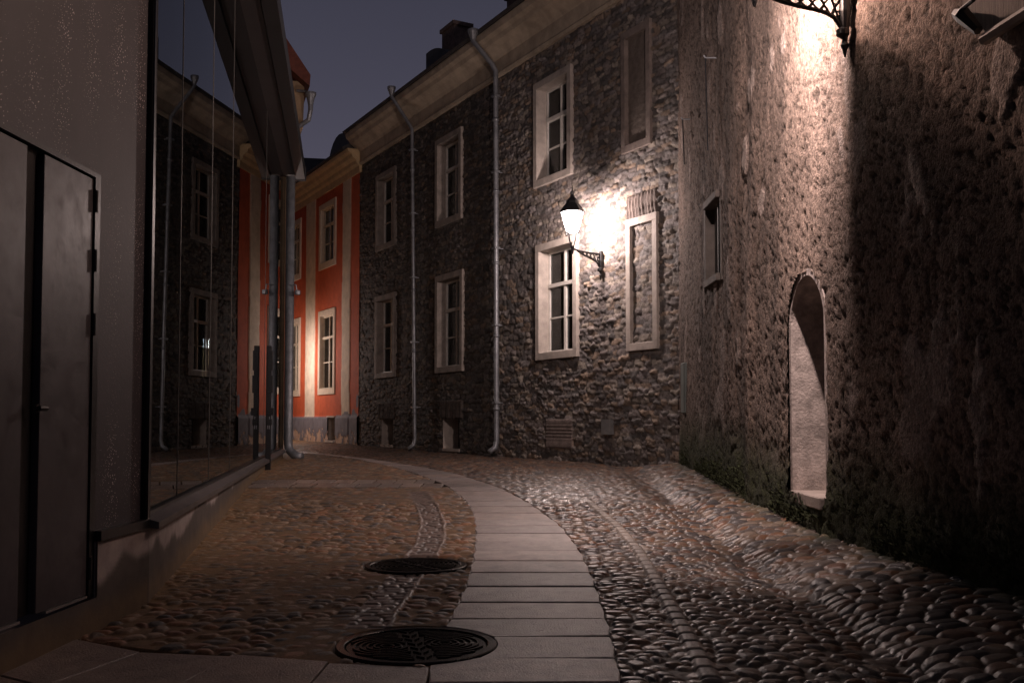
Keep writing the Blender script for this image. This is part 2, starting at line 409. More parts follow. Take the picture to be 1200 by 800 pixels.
g = MB(); g.bm.faces.new([g.bm.verts.new(p) for p in ((-300, -300, -.12), (300, -300, -.12), (300, 600, -.12), (-300, 600, -.12))])
tag(g.build('ground', mat('earth', (.06, .05, .04), .95)), kind='structure')
# slabs -------------------------------------------------------------
def slab_obj(polys, name, zf, seed=0, colb=(.24, .215, .21), gap=.011, thick=.06, top=.004, bev=.009):
    rnd = random.Random(seed); bm = bmesh.new(); cl = bm.loops.layers.float_color.new('Col')
    for P in polys:
        cx = sum(p[0] for p in P) / len(P); cy = sum(p[1] for p in P) / len(P)
        k = colb; f = .72 + .46 * rnd.random(); tz = rnd.uniform(-.0035, .0035); tx, ty = rnd.uniform(-.004, .004), rnd.uniform(-.011, .009)
        tint = rnd.uniform(-.015, .015)
        # subdivide by inset for bevel
        def ins(g_):
            out = []
            n = len(P)
            for i in range(n):
                p = Vector(P[i]); a = (Vector(P[i - 1]) - p); b = (Vector(P[(i + 1) % n]) - p)
                if a.length < 1e-6 or b.length < 1e-6: out.append(p); continue
                a.normalize(); b.normalize(); s = abs(a.x * b.y - a.y * b.x) or 1; s = max(s, .3)
                lm = .3 * min((Vector(P[i - 1]) - p).length, (Vector(P[(i + 1) % n]) - p).length); gg = g_ if n < 9 else min(g_, lm)
                out.append(p + (a + b) * (gg / s))
            return out
        o1 = ins(gap); o2 = ins(gap + bev)
        def zz(p, dz): return zf(p[1]) + dz + tz + tx * (p[0] - cx) + ty * (p[1] - cy)
        v0 = [bm.verts.new((p[0], p[1], zz(p, -thick))) for p in o1]; v1 = [bm.verts.new((p[0], p[1], zz(p, top - .004))) for p in o1]; v2 = [bm.verts.new((p[0], p[1], zz(p, top))) for p in o2]
        n = len(P); fs = [bm.faces.new(v2)]
        for a, b in ((v0, v1), (v1, v2)):
            for i in range(n): fs.append(bm.faces.new((a[i], a[(i + 1) % n], b[(i + 1) % n], b[i])))
        for q in fs:
            for lp in q.loops: lp[cl] = (k[0] * f + tint, k[1] * f, k[2] * f - tint * .5, 1)
    bmesh.ops.recalc_face_normals(bm, faces=bm.faces)
    me = bpy.data.meshes.new(name); bm.to_mesh(me); bm.free()
    return link(name, me, M_SLAB)
polys = []
Y = 3.5; rr = random.Random(4)
while Y < PATH_END - .3:
    d = .455 + rr.uniform(-.03, .03); Y2 = min(Y + d, PATH_END)
    a, b, c, d_ = float(fL(Y)), float(fR(Y)), float(fR(Y2)), float(fL(Y2))
    if Y < frontE[-1][1] - .2:
        a = max(a, -99)
    w = (b - a)
    n = max(1, int(round(w / 1.3)))
    for k in range(n):
        p = [(a + (b - a) * k / n, Y), (a + (b - a) * (k + 1) / n, Y), (d_ + (c - d_) * (k + 1) / n, Y2), (d_ + (c - d_) * k / n, Y2)]
        if k == 0:  # curve following left edge
            p.append((float(fL((Y + Y2) / 2)), (Y + Y2) / 2))
        if k == n - 1:
            p.insert(2, (float(fR((Y + Y2) / 2)), (Y + Y2) / 2))
        polys.append(p)
    Y = Y2
def cut_disc(polys, c, r):
    """replace the stretch of outline inside the cover disc by the short arc along its rim"""
    out = []; cc = Vector(c)
    for P in polys:
        Q = []; m = len(P)
        for i in range(m):
            a = Vector(P[i]); b = Vector(P[(i + 1) % m]); k = max(1, int((b - a).length / .02))
            for j in range(k): Q.append(a + (b - a) * j / k)
        ins = [(q - cc).length < r for q in Q]
        if not any(ins): out.append(P); continue
        if all(ins): continue
        n = len(Q); s0 = next(i for i in range(n) if not ins[i] and ins[i - 1]); Q = Q[s0:] + Q[:s0]; ins = ins[s0:] + ins[:s0]
        k = next(i for i in range(n) if ins[i]); keep = Q[:k]
        a0 = math.atan2(*(reversed((keep[-1] - cc)[:]))); a1 = math.atan2(*(reversed((keep[0] - cc)[:])))
        d = (a1 - a0 + math.pi) % (2 * math.pi) - math.pi; na = max(2, int(abs(d) * r / .04))
        orig = [Vector(p) for p in P]
        body = [keep[0]] + [q for q in keep[1:-1] if any((q - o_).length < .011 for o_ in orig)] + [keep[-1]]
        arc_ = [cc + Vector((math.cos(a0 + d * t / na), math.sin(a0 + d * t / na))) * r for t in range(0, na + 1)]
        out.append([tuple(q) for q in body + arc_])
    return out
polys = cut_disc(polys, MH[0], MHR[0] + .012)
tag(slab_obj(polys, 'path', gz_f, 1, colb=(.28, .23, .213)), kind='structure')
# front slab row, roughly perpendicular joints
polys = []
jt = [(-20, 735), (60, 742), (165, 763), (272, 768), (385, 776), (496, 781)]
jp = [ground_hit(*p) for p in jt]
jp[-1] = (float(fL(jp[-1][1])), jp[-1][1])
dirs = [(-.25, -1)] * 2 + [(-.3, -1), (-.16, -1), (-.03, -1), (-.03, -1)]
for i in range(len(jp) - 1):
    for r0, r1 in ((0, .62), (.62, 1.3)):
        P = []
        for (p, dd, t) in ((jp[i], dirs[i], r1), (jp[i + 1], dirs[i + 1], r1), (jp[i + 1], dirs[i + 1], r0), (jp[i], dirs[i], r0)):
            x = p[0] + dd[0] * t; yy = p[1] + dd[1] * t
            if i == len(jp) - 2 and p is jp[i + 1]: x = float(fL(max(yy, wL[0][1]))) - .002
            P.append((x, yy))
        polys.append(P)
tag(slab_obj(polys, 'pavement', gz_f, 5, colb=(.2, .155, .135), gap=.003, bev=.003), kind='structure')
polys = []
nst = 9
for r in range(2):
    y0 = STRIP[0] + (STRIP[1] - STRIP[0]) * r / 2; y1 = STRIP[0] + (STRIP[1] - STRIP[0]) * (r + 1) / 2
    xa = xl((y0 + y1) / 2) + .02; xb = float(fL((y0 + y1) / 2)) - .02
    for k in range(nst):
        s = .5 * r / nst
        polys.append([(xa + (xb - xa) * k / nst, y0), (xa + (xb - xa) * (k + 1) / nst, y0), (xa + (xb - xa) * (k + 1) / nst, y1), (xa + (xb - xa) * k / nst, y1)])
tag(slab_obj(polys, 'paved_crossing', gz_f, 9, colb=(.26, .2, .17)), kind='structure')
# manhole covers -------------------------------------------------------
def manhole(c, r, label, rot):
    z = gz_f(c[1])
    t = thing('manhole_cover', label, 'manhole cover', (c[0], c[1], z), 'iron manhole covers in the cobbles')
    b = MB()
    b.lathe((c[0], c[1], z), [(r - .045, -.03), (r, -.03), (r, .004), (r - .006, .007), (r - .04, .007), (r - .045, .003), (r - .045, -.03)], 64)
    b.build('frame', M_MAN, t)
    b = MB(); b.lathe((c[0], c[1], z), [(.001, -.03), (r - .052, -.03), (r - .052, -.004), (r - .056, -.002), (.001, -.002)], 64)
    # raised pattern: two families of concentric arcs plus centre ribs
    def arc(cx, cy, rad, a0, a1, wd, sgn):
        n = max(4, int(abs(a1 - a0) * rad / .03)); Rm = r - .065
        for i in range(n):
            q0 = a0 + (a1 - a0) * i / n; q1 = a0 + (a1 - a0) * (i + 1.0) / n
            P = [(cx + (rad + s * wd) * math.cos(q), cy + (rad + s * wd) * math.sin(q)) for q, s in ((q0, -1), (q1, -1), (q1, 1), (q0, 1))]
            if max(math.hypot(*p) for p in P) > Rm or min(p[0] * sgn for p in P) < .043: continue
            ca, sa = math.cos(rot), math.sin(rot)
            P = [(c[0] + x * ca - y * sa, c[1] + x * sa + y * ca) for x, y in P]
            b.poly(P, z - .003, z + .006)
    for k in range(1, 10):
        for sgn in (-1, 1):
            rad = .034 * k; cx = sgn * (r * .36)
            a0 = -math.pi; a1 = math.pi
            arc(cx, 0, rad, a0, a1, .0052, sgn)
    ca, sa = math.cos(rot), math.sin(rot)
    for k in range(7):
        y0 = -r * .72 + k * r * .24
        for sg in (-1, 1):
            P = [(sg * .006, y0), (sg * .038, y0 + .045), (sg * .038, y0 + .057), (sg * .006, y0 + .012)]
            b.poly([(c[0] + a * ca - e * sa, c[1] + a * sa + e * ca) for a, e in P], z - .003, z + .005)
    b.build('lid', M_MAN, t)
manhole(MH[0], MHR[0], 'large wet iron manhole cover half set into the granite slab path', .25)
manhole(MH[1], MHR[1], 'smaller farther iron manhole cover among the brown cobbles left of the path', .7)
# ------------------------------------------------------------------ stone house
stone = thing('stone_house', 'dark rubble limestone house with two rows of windows and a lit wall lamp', 'house', SW.pt(SW.len / 2, .3, -2))
wins = {
 'w3l': SW.rect([(628, 287), (677, 276), (679, 418), (631, 422)]),
 'w3u': SW.rect([(626, 99), (670, 77), (672, 204), (628, 221)]),
 'w2l': SW.rect([(511, 324), (543, 316), (544, 434), (512, 438)]),
 'w2u': SW.rect([(511, 165), (541.5, 150), (543, 256), (512, 267)]),
 'w1l': SW.rect([(440, 349), (464, 341), (464, 441), (441, 444)]),
 'w1u': SW.rect([(441, 207), (464.5, 195), (464.5, 286), (442, 296)])}
niches = {'n_l': SW.rect([(733, 258), (770, 249), (773, 407), (737, 413)]), 'n_u': SW.rect([(726, 41), (761, 24), (766, 167), (732, 181)])}
base = {'b1': SW.rect([(446, 491), (460, 491), (460, 521), (446, 521)]), 'b2': SW.rect([(518, 491), (538, 490), (538, 525), (518, 526)])}
grille = SW.rect([(640, 491), (670, 491), (670, 525), (640, 525)])
for k, v in list(wins.items()) + list(niches.items()) + list(base.items()): print(k, [round(a, 2) for a in v])
CT, CB = 9.15, 8.28    # cornice top and bottom z
cs = SW.hit(650, 38)[1]; print('cornice bottom', cs, 'top', SW.hit(407, 154, .4)[1], SW.hit(559, 41, .4)[1], 'red', SW.hit(425, 186, .4), SW.hit(342, 240, .4), SW.hit(395, 487))
def stone_field(U, Z, openings, soldier, seed=0):
    u = U + .09 * (fbm(U * 2.2, Z * 2.2, 3 + seed, 3) - .5) + .05 * (fbm(U * 8, Z * 8, 13, 2) - .5)
    z = Z + .10 * (fbm(U * 1.6 + 9, Z * 1.6, 4 + seed, 3) - .5) + .07 * (fbm(U * 7, Z * 7, 6 + seed, 3) - .5)
    big = sst(.45, .6, fbm(U * .8, Z * .8, 77, 2)) * sst(5.2, 4.2, Z)
    f1, f2, sa, sb = rubble(u / .22, z / .075, 201, .8, .3); g1, g2, ga, gb = rubble(u / .28 + 4, z / .105, 203, .9, .5)
    B = big > .5
    f1 = np.where(B, g1, f1); f2 = np.where(B, g2, f2); s1 = np.where(B, ga, sa); s2 = np.where(B, gb, sb); s3 = (s1 * 7.3) % 1
    ed = f2 - f1; rnd = np.sqrt(sst(0, .30, ed))
    lump = fbm(U * 9, Z * 11, 30 + seed, 4, .6)
    h = rnd * (.008 + .034 * s1**1.5) * (.2 + 1.4 * lump) + .022 * (fbm(U * 22, Z * 26, 33, 3, .7) - .5) - .03 + .03 * (fbm(U * .7, Z * .7, 8, 2) - .5)
    pal = np.array([(.23, .20, .18), (.18, .155, .145), (.27, .235, .20), (.13, .12, .115), (.25, .19, .145), (.20, .18, .175)])
    c = pal[np.clip((s2 * 6).astype(int), 0, 5)] * (.6 + .8 * s3)[..., None]
    mort = np.array((.085, .072, .065)); k = sst(0.1, .6, rnd)[..., None]; c = mort * (1 - k) + c * k
    for (a, b, z0, z1) in soldier:
        m = (U > a) & (U < b) & (Z > z0) & (Z < z1)
        fan = (U - (a + b) / 2) * (1 + .0 * (Z - z0)); q = (U - a + .02 * np.sin(Z * 9)) / .085; fr = np.abs(q - np.floor(q) - .5) * 2
        hb = .03 * sst(0, .35, 1 - fr) * (.7 + .5 * _h(np.floor(q), q * 0 + round(a * 7), 9)) + .012 * (fbm(U * 30, Z * 14, 5, 2) - .5) - .01
        h = np.where(m, hb, h)
        cb = np.array((.15, .115, .10)) * (.7 + .5 * _h(np.floor(q), q * 0 + 3, 10))[..., None]
        c = np.where(m[..., None], cb, c)
    return h, c
allw = {**wins, **base}
soldier = []
for k, (a, b, z0, z1) in {'n': niches['n_l']}.items():
    soldier.append((a + .02, b - .02, z1, z1 + .38))
for k, (a, b, z0, z1) in base.items(): soldier.append((a - .15, b + .15, z1, z1 + .42))
cutsu = [x for v in list(allw.values()) for x in v[:2]]; cutsz = [x for v in list(allw.values()) for x in v[2:]]
us = axis(-.15, SW.len, .021, cutsu); zs = axis(-.1, CB + .05, .021, cutsz)
U, Z = np.meshgrid(us, zs, indexing='ij')
H, c = stone_field(U, Z, allw, soldier)
# niche fields: render rough plaster inside the frame
for k, (a, b, z0, z1) in niches.items():
    m = (U > a + .1) & (U < b - .1) & (Z > z0 + .1) & (Z < z1 - .1)
    if k == 'n_l': H = np.where(m, H * .7 - .015, H)
    else: H = np.where(m, .25 * H - .04, H); c = np.where(m[..., None], np.array((.17, .14, .12)), c)
# grille of flat bricks
a, b, z0, z1 = grille
m = (U > a) & (U < b) & (Z > z0) & (Z < z1); q = (Z - z0) / .065; fr = np.abs(q - np.floor(q) - .5) * 2
H = np.where(m, .02 * sst(0, .3, 1 - fr) - .01, H); c = np.where(m[..., None], np.array((.25, .2, .18)) * (.8 + .3 * _h(np.floor(q), q * 0, 4))[..., None], c)
upipe = SW.hit(582, 300)[0]; c = c * (.9 - .42 * sst(-.15, .15, U - upipe))[..., None]  # stones beyond the pipe coloured darker to stand in for shade
# mottled darkening of the stones towards the foot
foot_dark = sst(.8, .3, Z) * .5 * fbm(U * 1.5, Z * 1.5, 71, 3) * sst(5, 0, U)
c = c * (1 - foot_dark[..., None])
keep = np.ones((len(us) - 1, len(zs) - 1), bool)
uc = (us[:-1] + us[1:]) / 2; zc_ = (zs[:-1] + zs[1:]) / 2; UC, ZC = np.meshgrid(uc, zc_, indexing='ij')
for (a, b, z0, z1) in allw.values(): keep &= ~((UC > a + .05) & (UC < b - .05) & (ZC > z0 + .05) & (ZC < z1 - .05))
for (a, b, z0, z1) in base.values(): keep &= ~((UC > a) & (UC < b) & (ZC > z0) & (ZC < z1))
def wall_grid(W, U, Z, H, keep, c, name, m, parent):
    PX = W.o.x + W.d.x * U + W.n.x * H; PY = W.o.y + W.d.y * U + W.n.y * H
    cc = np.concatenate([c, np.ones(c.shape[:2] + (1,))], -1)
    return grid_mesh(name, PX, PY, Z + 0 * U, keep, cc, m, parent)
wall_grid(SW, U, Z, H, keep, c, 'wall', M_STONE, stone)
# solid core behind with a cavity for windows
b = MB(); b.wbox(SW, -.1, SW.len, -.1, CB + .6, -1.3, -1.1); b.wbox(SW, -.1, .1, -.1, CB + .6, -1.1, -.1); b.build('back_wall', M_CORE, stone)
def frame4(b, W, a, c, z0, z1, w, h0, h1, sill=None):
    b.wbox(W, a, a + w, z0 + w, z1 - w, h0, h1); b.wbox(W, c - w, c, z0 + w, z1 - w, h0, h1)
    b.wbox(W, a, c, z1 - w, z1, h0, h1); b.wbox(W, a, c, z0, z0 + w, h0, h1)
def window(W, rc, parent, msur, msash, ww=.135, dep=.2, curtain=0, seed=0, label=None, proud=.05, transom=.66):
    a, c, z0, z1 = rc
    b = MB(); frame4(b, W, a, c, z0, z1, ww, -dep - .06, proud); o = b.build('window', msur, parent, bevel=.006)
    if label: o['label'] = label
    ia, ic, iz0, iz1 = a + ww, c - ww, z0 + ww, z1 - ww
    b = MB(); f = .045; h0, h1 = -dep - .03, -dep + .025
    frame4(b, W, ia, ic, iz0, iz1, f, h0, h1)
    zt = iz0 + (iz1 - iz0) * transom; um = (ia + ic) / 2
    b.wbox(W, ia + f, ic - f, zt - .035, zt + .035, h0, h1 + .03)
    b.wbox(W, um - .032, um + .032, iz0 + f, zt - .035, h0, h1 + .006); b.wbox(W, um - .022, um + .022, zt + .035, iz1 - f, h0, h1 + .006)
    zm = iz0 + (zt - iz0) * .52
    for p, q in ((ia + f, um - .032), (um + .032, ic - f)):
        b.wbox(W, p, q, zm - .014, zm + .014, h0 + .01, h1 - .008)
    b.build('sash', msash, o)
    b = MB(); b.wbox(W, ia + .01, ic - .01, iz0 + .01, iz1 - .01, -dep - .012, -dep - .008); b.build('pane', G_PANE, o)
    b = MB(); b.prism(W, [(h1, iz0 + f + .002), (h1 + .12, iz0 + .025), (h1 + .12, iz0 + .002), (h1, iz0 + .002)], ia + .003, ic - .003); b.build('sill', msash, o)
    # dark room behind
    b = MB(); b.wbox(W, a + .02, c - .02, z0 + .02, z1 - .02, -.98, -.95); b.build('room_shade', M_DARKIN, o)
    if curtain:
        bm = bmesh.new(); rnd = random.Random(seed)
        for sgn in (0, 1):
            n = 26; wd = (ic - ia) * .47 * curtain
            u0 = ia + .02 if sgn == 0 else ic - .02 - wd
            prev = None
            for i in range(n + 1):
                t = i / n; hh = -dep - .075 + (.03) * math.sin(t * 19 + sgn * 2)
                pinch = .6 if curtain < .9 else 1
                col = []
                for j in range(7):
                    zz = iz0 + (iz1 - iz0) * j / 6; uu = t * wd * (1 - (1 - pinch) * math.exp(-((j - 2.3) / 1.4)**2))
                    uu = u0 + uu if sgn == 0 else u0 + wd - uu
                    col.append(bm.verts.new(W.pt(uu, zz, hh)))
                if prev:
                    for j in range(6): bm.faces.new((prev[j], col[j], col[j + 1], prev[j + 1]))
                prev = col
        me = bpy.data.meshes.new('curtain'); bm.to_mesh(me); bm.free(); link('curtain', me, M_CURT, o, True)
    return o
window(SW, wins['w3l'], stone, M_SUR, M_WOODW, curtain=.62, dep=.2, label='brightly lit lower window with white curtains')
window(SW, wins['w3u'], stone, M_SUR, M_WOODW, dep=.2, curtain=.5, seed=5)
window(SW, wins['w2l'], stone, M_SUR_SHADE, M_WOODW, curtain=.7, dep=.2)
window(SW, wins['w2u'], stone, M_SUR_SHADE, M_WOODW, dep=.2)
window(SW, wins['w1l'], stone, M_SUR_SHADE, M_WOODW, dep=.18, curtain=.95, seed=3)
window(SW, wins['w1u'], stone, M_SUR_SHADE, M_WOODW, dep=.18)
for k, (a, c_, z0, z1) in niches.items():
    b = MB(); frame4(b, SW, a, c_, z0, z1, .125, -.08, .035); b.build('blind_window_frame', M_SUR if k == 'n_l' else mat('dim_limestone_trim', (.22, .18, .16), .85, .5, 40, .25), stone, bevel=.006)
for k, (a, c_, z0, z1) in base.items():
    b = MB(); b.wbox(SW, a - .06, a, z0, z1, -.6, -.03); b.wbox(SW, c_, c_ + .06, z0, z1, -.6, -.03); b.wbox(SW, a, c_, z1, z1 + .05, -.6, -.03); b.wbox(SW, a, c_, z0 - .06, z0, -.6, -.0)
    o = b.build('cellar_window', M_SUR, stone)
    b = MB(); b.wbox(SW, a, c_, z0, z1, -.45, -.42); b.build('shutter', mat('dark_shutter', (.04, .035, .033), .8, .2, 30, .3), o)
b = MB(); a = SW.hit(707, 491); c_ = SW.hit(718, 509); b.wbox(SW, min(a[0], c_[0]), max(a[0], c_[0]), c_[1], a[1], -.05, .05); b.build('meter_cabinet', mat('grey_metal', (.2, .2, .2), .5, .1, 20, .2), stone)
# cornice
prof = [(-.1, CB), (.05, CB), (.07, CB + .06), (.05, CB + .1), (.06, CB + .36), (.10, CB + .42), (.20, CB + .52), (.30, CB + .58), (.34, CB + .66), (.42, CB + .72), (.44, CB + .82), (.44, CB + .86), (-.1, CB + .9)]
b = MB(); b.prism(SW, prof, -1.5, SW.len + .0); b.build('cornice', M_CORN, stone)
b = MB(); b.prism(SW, [(.47, CB + .87), (.5, CB + .93), (.44, CB + .97), (-5, CB + 2.1), (-5, CB + 1.9), (.3, CB + .905)], -1.5, SW.len + .1); b.build('roof', M_ROOF, stone)
# small vents in frieze
for px, py in ((557, 83), (604, 51), (485, 132)):
    u, z = SW.hit(px, py, .06); MB().wbox(SW, u - .08, u + .08, z - .08, z + .08, .03, .064).build('frieze_vent', M_DARKIN, stone)
# chimneys
def chimney(px0, px1, ytop, back, parent, h=1.6, dp=.5):
    uu0 = SW.hit(px0, ytop, -back); uu1 = SW.hit(px1, ytop, -back); u0, u1 = sorted((uu0[0], uu1[0])); zt = (uu0[1] + uu1[1]) / 2
    b = MB(); b.wbox(SW, u0, u1, zt - h, zt - .1, -back - dp, -back); b.wbox(SW, u0 - .05, u1 + .05, zt - .1, zt, -back - dp - .05, -back + .05)
    return b.build('chimney', mat('sooty_brick', (.22, .16, .14), .9, .5, 25, .3, scale2=9), parent)
chimney(518, 532, 30, 1.4, stone, 2.2); chimney(594, 620, -14, 1.0, stone, 2.0)
# dark dormer mound beneath first chimney
u, z = SW.hit(512, 80, -.6); u2, _ = SW.hit(545, 55, -.6)
b = MB(); u0, u1 = sorted((u, u2)); zt = SW.hit(530, 60, -.8)[1]
n = 10; prevA = None
pts = [(u0 + (u1 - u0) * k / n, (CB + .9) + (zt - CB - .9) * math.sin(math.pi * (.12 + .88 * k / n) * .55 + .0) ** .6) for k in range(n + 1)]
for (ua, za), (ub, zb) in zip(pts, pts[1:]):
    b.hexa([SW.pt(ua, CB + .8, -.9), SW.pt(ub, CB + .8, -.9), SW.pt(ub, CB + .8, -.3), SW.pt(ua, CB + .8, -.3), SW.pt(ua, za, -.9), SW.pt(ub, zb, -.9), SW.pt(ub, zb, -.3), SW.pt(ua, za, -.3)])
b.build('dormer', M_ROOF, stone)
# downpipes
def downpipe(W, ptop, pbend, pfoot, parent, r=.045, foot=True):
    ut, zt = W.hit(*ptop, .5); ub, zb = W.hit(*pbend, .13); uf, zf = W.hit(*pfoot, .13)
    b = MB(); b.tube([W.pt(ut, zt - .08, .55), W.pt(ut, zt - .16, .55), W.pt((ut * .15 + ub * .85), zb + .12, .2), W.pt(ub, zb - .03, .13), W.pt(ub * .5 + uf * .5, (zb + zf) / 2, .13), W.pt(uf, zf + .25, .13)] + ([W.pt(uf, zf + .12, .16), W.pt(uf, zf + .03, .3)] if foot else []), r, 14)
    for k in range(5):
        z = zb + (zf - zb) * (k + .7) / 5.3; u = ub + (uf - ub) * (k + .7) / 5.3
        b.lathe(W.pt(u, z, .13), [(r + .001, -.03), (r + .01, -.03), (r + .01, .03), (r + .001, .03)], 14)
    o = b.build('downpipe', M_ZINC, parent, smooth=True)
    b = MB(); b.lathe(W.pt(ut, zt - .12, .55), [(r, -.02), (r + .01, .02), (r + .05, .12), (r + .06, .15), (r + .06, .2), (r, .2)], 14); b.build('hopper', M_ZINC, o)
    for k in range(5):
        z = zb + (zf - zb) * (k + .35) / 5; u = ub + (uf - ub) * (k + .35) / 5
        b = MB(); b.wbox(W, u - .075, u + .075, z - .02, z + .02, .075, .2); b.wbox(W, u - .01, u + .01, z - .01, z + .01, -.05, .08); b.build('pipe_clip', M_ZINC, o)
downpipe(SW, (461, 106), (483, 150), (486, 527), stone)
downpipe(SW, (557, 40), (581, 82), (582, 531), stone, r=.055)
# ------------------------------------------------------------------ red house (same street line)
U0 = SW.len; U1 = SW.len + 14
red = thing('red_house', 'orange red plastered house with cream pilaster stripes and a grey plinth', 'house', SW.pt(U0 + 5, .4, -2))
rw = [SW.rect([(372.5, 368), (392, 358), (394.5, 461), (375, 463)]), SW.rect([(372.5, 244), (392, 232), (393, 309), (374, 319)]),
      SW.rect([(330, 377), (351.5, 371.5), (353, 461), (331, 464)]), SW.rect([(330, 262), (350.5, 250.5), (351.5, 328), (331, 340)])]
# keep a common size
for v in rw: print('rw', [round(x, 2) for x in v])
wd = rw[0][1] - rw[0][0]
pitchw = ((rw[2][0]) - (rw[0][0])); rw[2] = (rw[2][0], rw[2][0] + wd, rw[0][2], rw[0][3]); rw[3] = (rw[2][0], rw[2][0] + wd, rw[1][2], rw[1][3]); rw[1] = (rw[0][0], rw[0][1], rw[1][2], rw[1][3])
for k in (1, 2):
    rw.append((rw[2][0] + pitchw * k, rw[2][1] + pitchw * k, rw[0][2], rw[0][3])); rw.append((rw[2][0] + pitchw * k, rw[2][1] + pitchw * k, rw[1][2], rw[1][3]))
PL = SW.hit(395, 487)[1]; RCB = SW.hit(380, 226, .05)[1]; RCT = SW.hit(425, 187, .4)[1]
cel = SW.rect([(385, 489), (394, 489), (394, 516), (385, 516)])
print('PL', PL, 'RCB', RCB, 'RCT', RCT)
RCT = max(RCT, RCB + .6)
cu = [x for v in rw for x in v[:2]] + list(cel[:2]); cz = [x for v in rw for x in v[2:]] + list(cel[2:]) + [PL]
us = axis(U0, U1, .035, cu); zs = axis(0, RCB + .05, .035, cz); U, Z = np.meshgrid(us, zs, indexing='ij')
H = .018 * (fbm(U * 1.2, Z * .8, 90, 3) - .5) + .004 * (fbm(U * 12, Z * 12, 91, 3) - .5)
c = np.ones(U.shape + (3,)) * np.array((.46, .085, .028)) * (.88 + .24 * fbm(U * 2, Z * 2, 92, 4))[..., None]
spu = [SW.hit(364, 400)[0], SW.hit(406, 400)[0]]; stw = abs(SW.hit(358.5, 400)[0] - SW.hit(369.5, 400)[0]) / 2
stripes = [spu[0], spu[1], spu[0] + pitchw, spu[0] + 2 * pitchw]
wob = .05 * (fbm(Z * .9, U * 0, 93, 2) - .5)
for s in stripes:
    m = np.abs(U - s + wob) < stw * (.72 if s == stripes[1] else 1); c = np.where(m[..., None], np.array((.58, .48, .37)) * (.92 + .16 * fbm(U * 4, Z * 4, 94, 3))[..., None], c); H = np.where(m, H + .03, H)
pl = Z < PL - .0; plw = (Z < PL + .9 * sst(.5, .8, fbm(U * 1.7 + 3, Z * 1.2, 95, 3)) * sst(1.9, .3, U - U0)) & ~pl
c = np.where((pl | plw)[..., None], np.array((.17, .165, .19)) * (.8 + .4 * fbm(U * 5, Z * 5, 96, 4))[..., None], c); H = np.where(pl, H + .05, H)
pk = (Z < .42 + .62 * fbm(U * 6, Z * 9, 97, 5)) & (Z < PL - .25) & (fbm(U * 5 + 5, Z * 4, 98, 4, .7) > .44)
c = np.where(pk[..., None], np.array((.5, .36, .27)) * (.7 + .5 * fbm(U * 9, Z * 9, 99, 3))[..., None], c); H = np.where(pk, H - .02, H)
keep = np.ones((len(us) - 1, len(zs) - 1), bool); UC, ZC = np.meshgrid((us[:-1] + us[1:]) / 2, (zs[:-1] + zs[1:]) / 2, indexing='ij')
for (a, b_, z0, z1) in rw: keep &= ~((UC > a + .05) & (UC < b_ - .05) & (ZC > z0 + .05) & (ZC < z1 - .05))
keep &= ~((UC > cel[0]) & (UC < cel[1]) & (ZC > cel[2]) & (ZC < cel[3]))
wall_grid(SW, U, Z, H, keep, c, 'wall', M_REDP, red)
b = MB(); b.wbox(SW, U0, U1, -.1, RCB + .6, -1.4, -1.2); b.wbox(SW, U0 + .002, U0 + .1, 0, RCT, -1.2, -.03); b.build('back_wall', M_CORE, red)
M_RSUR = mat('cream_window_surround', (.58, .48, .37), .8, .2, 30, .1)
for k, rc in enumerate(rw): window(SW, rc, red, M_RSUR, M_WOODR, ww=.17, dep=.1, proud=.04, transom=.70)
a, c_, z0, z1 = cel
b = MB(); b.wbox(SW, a - .05, a, z0, z1, -.5, -.0); b.wbox(SW, c_, c_ + .05, z0, z1, -.5, .0); b.wbox(SW, a, c_, z1, z1 + .05, -.5, .07); b.wbox(SW, a - .03, c_ + .03, z0 - .05, z0, -.5, .1); o = b.build('cellar_opening', M_SUR, red)
b = MB(); b.wbox(SW, a, c_, z0, z1, -.5, -.47); b.build('shutter', M_DARKIN, o)
hz = RCT - RCB
prof = [(-.1, RCB - .02), (.05, RCB - .02), (.07, RCB + hz * .25), (.14, RCB + hz * .35), (.16, RCB + hz * .5), (.27, RCB + hz * .62), (.3, RCB + hz * .78), (.4, RCB + hz * .86), (.42, RCT), (-.1, RCT + .02)]
b = MB(); b.prism(SW, prof, U0 - .0 - .12, U1); b.build('cornice', mat('ochre_cornice', (.5, .36, .2), .8, .2, 25, .15, scale2=4), red)
b = MB(); b.prism(SW, [(.46, RCT + .02), (.48, RCT + .08), (-2.6, RCT + 2.0), (-6, RCT + .3), (-6, RCT + .02)], U0 + .15, U1); b.build('roof', M_ROOF, red)
# round topped dormer on the red house roof
ua = SW.hit(389, 185, -.5)[0]; ub = SW.hit(417, 185, -.5)[0]; u0, u1 = sorted((ua, ub)); zt = SW.hit(403, 158, -.5)[1]
b = MB(); um = (u0 + u1) / 2; rr_ = (u1 - u0) / 2; zb = zt - rr_
pr = [(u0, RCT), (u1, RCT)] + [(um + rr_ * math.cos(q), zb + rr_ * math.sin(q)) for q in [math.pi * k / 12 for k in range(13)]]
A = [b.bm.verts.new(SW.pt(u, z, -.35)) for u, z in pr]; B = [b.bm.verts.new(SW.pt(u, z, -2.4)) for u, z in pr]
b.bm.faces.new(A); b.bm.faces.new(B[::-1])
for k in range(len(pr)): b.bm.faces.new((A[k], A[(k + 1) % len(pr)], B[(k + 1) % len(pr)], B[k]))
b.build('dormer', M_ROOF, red)
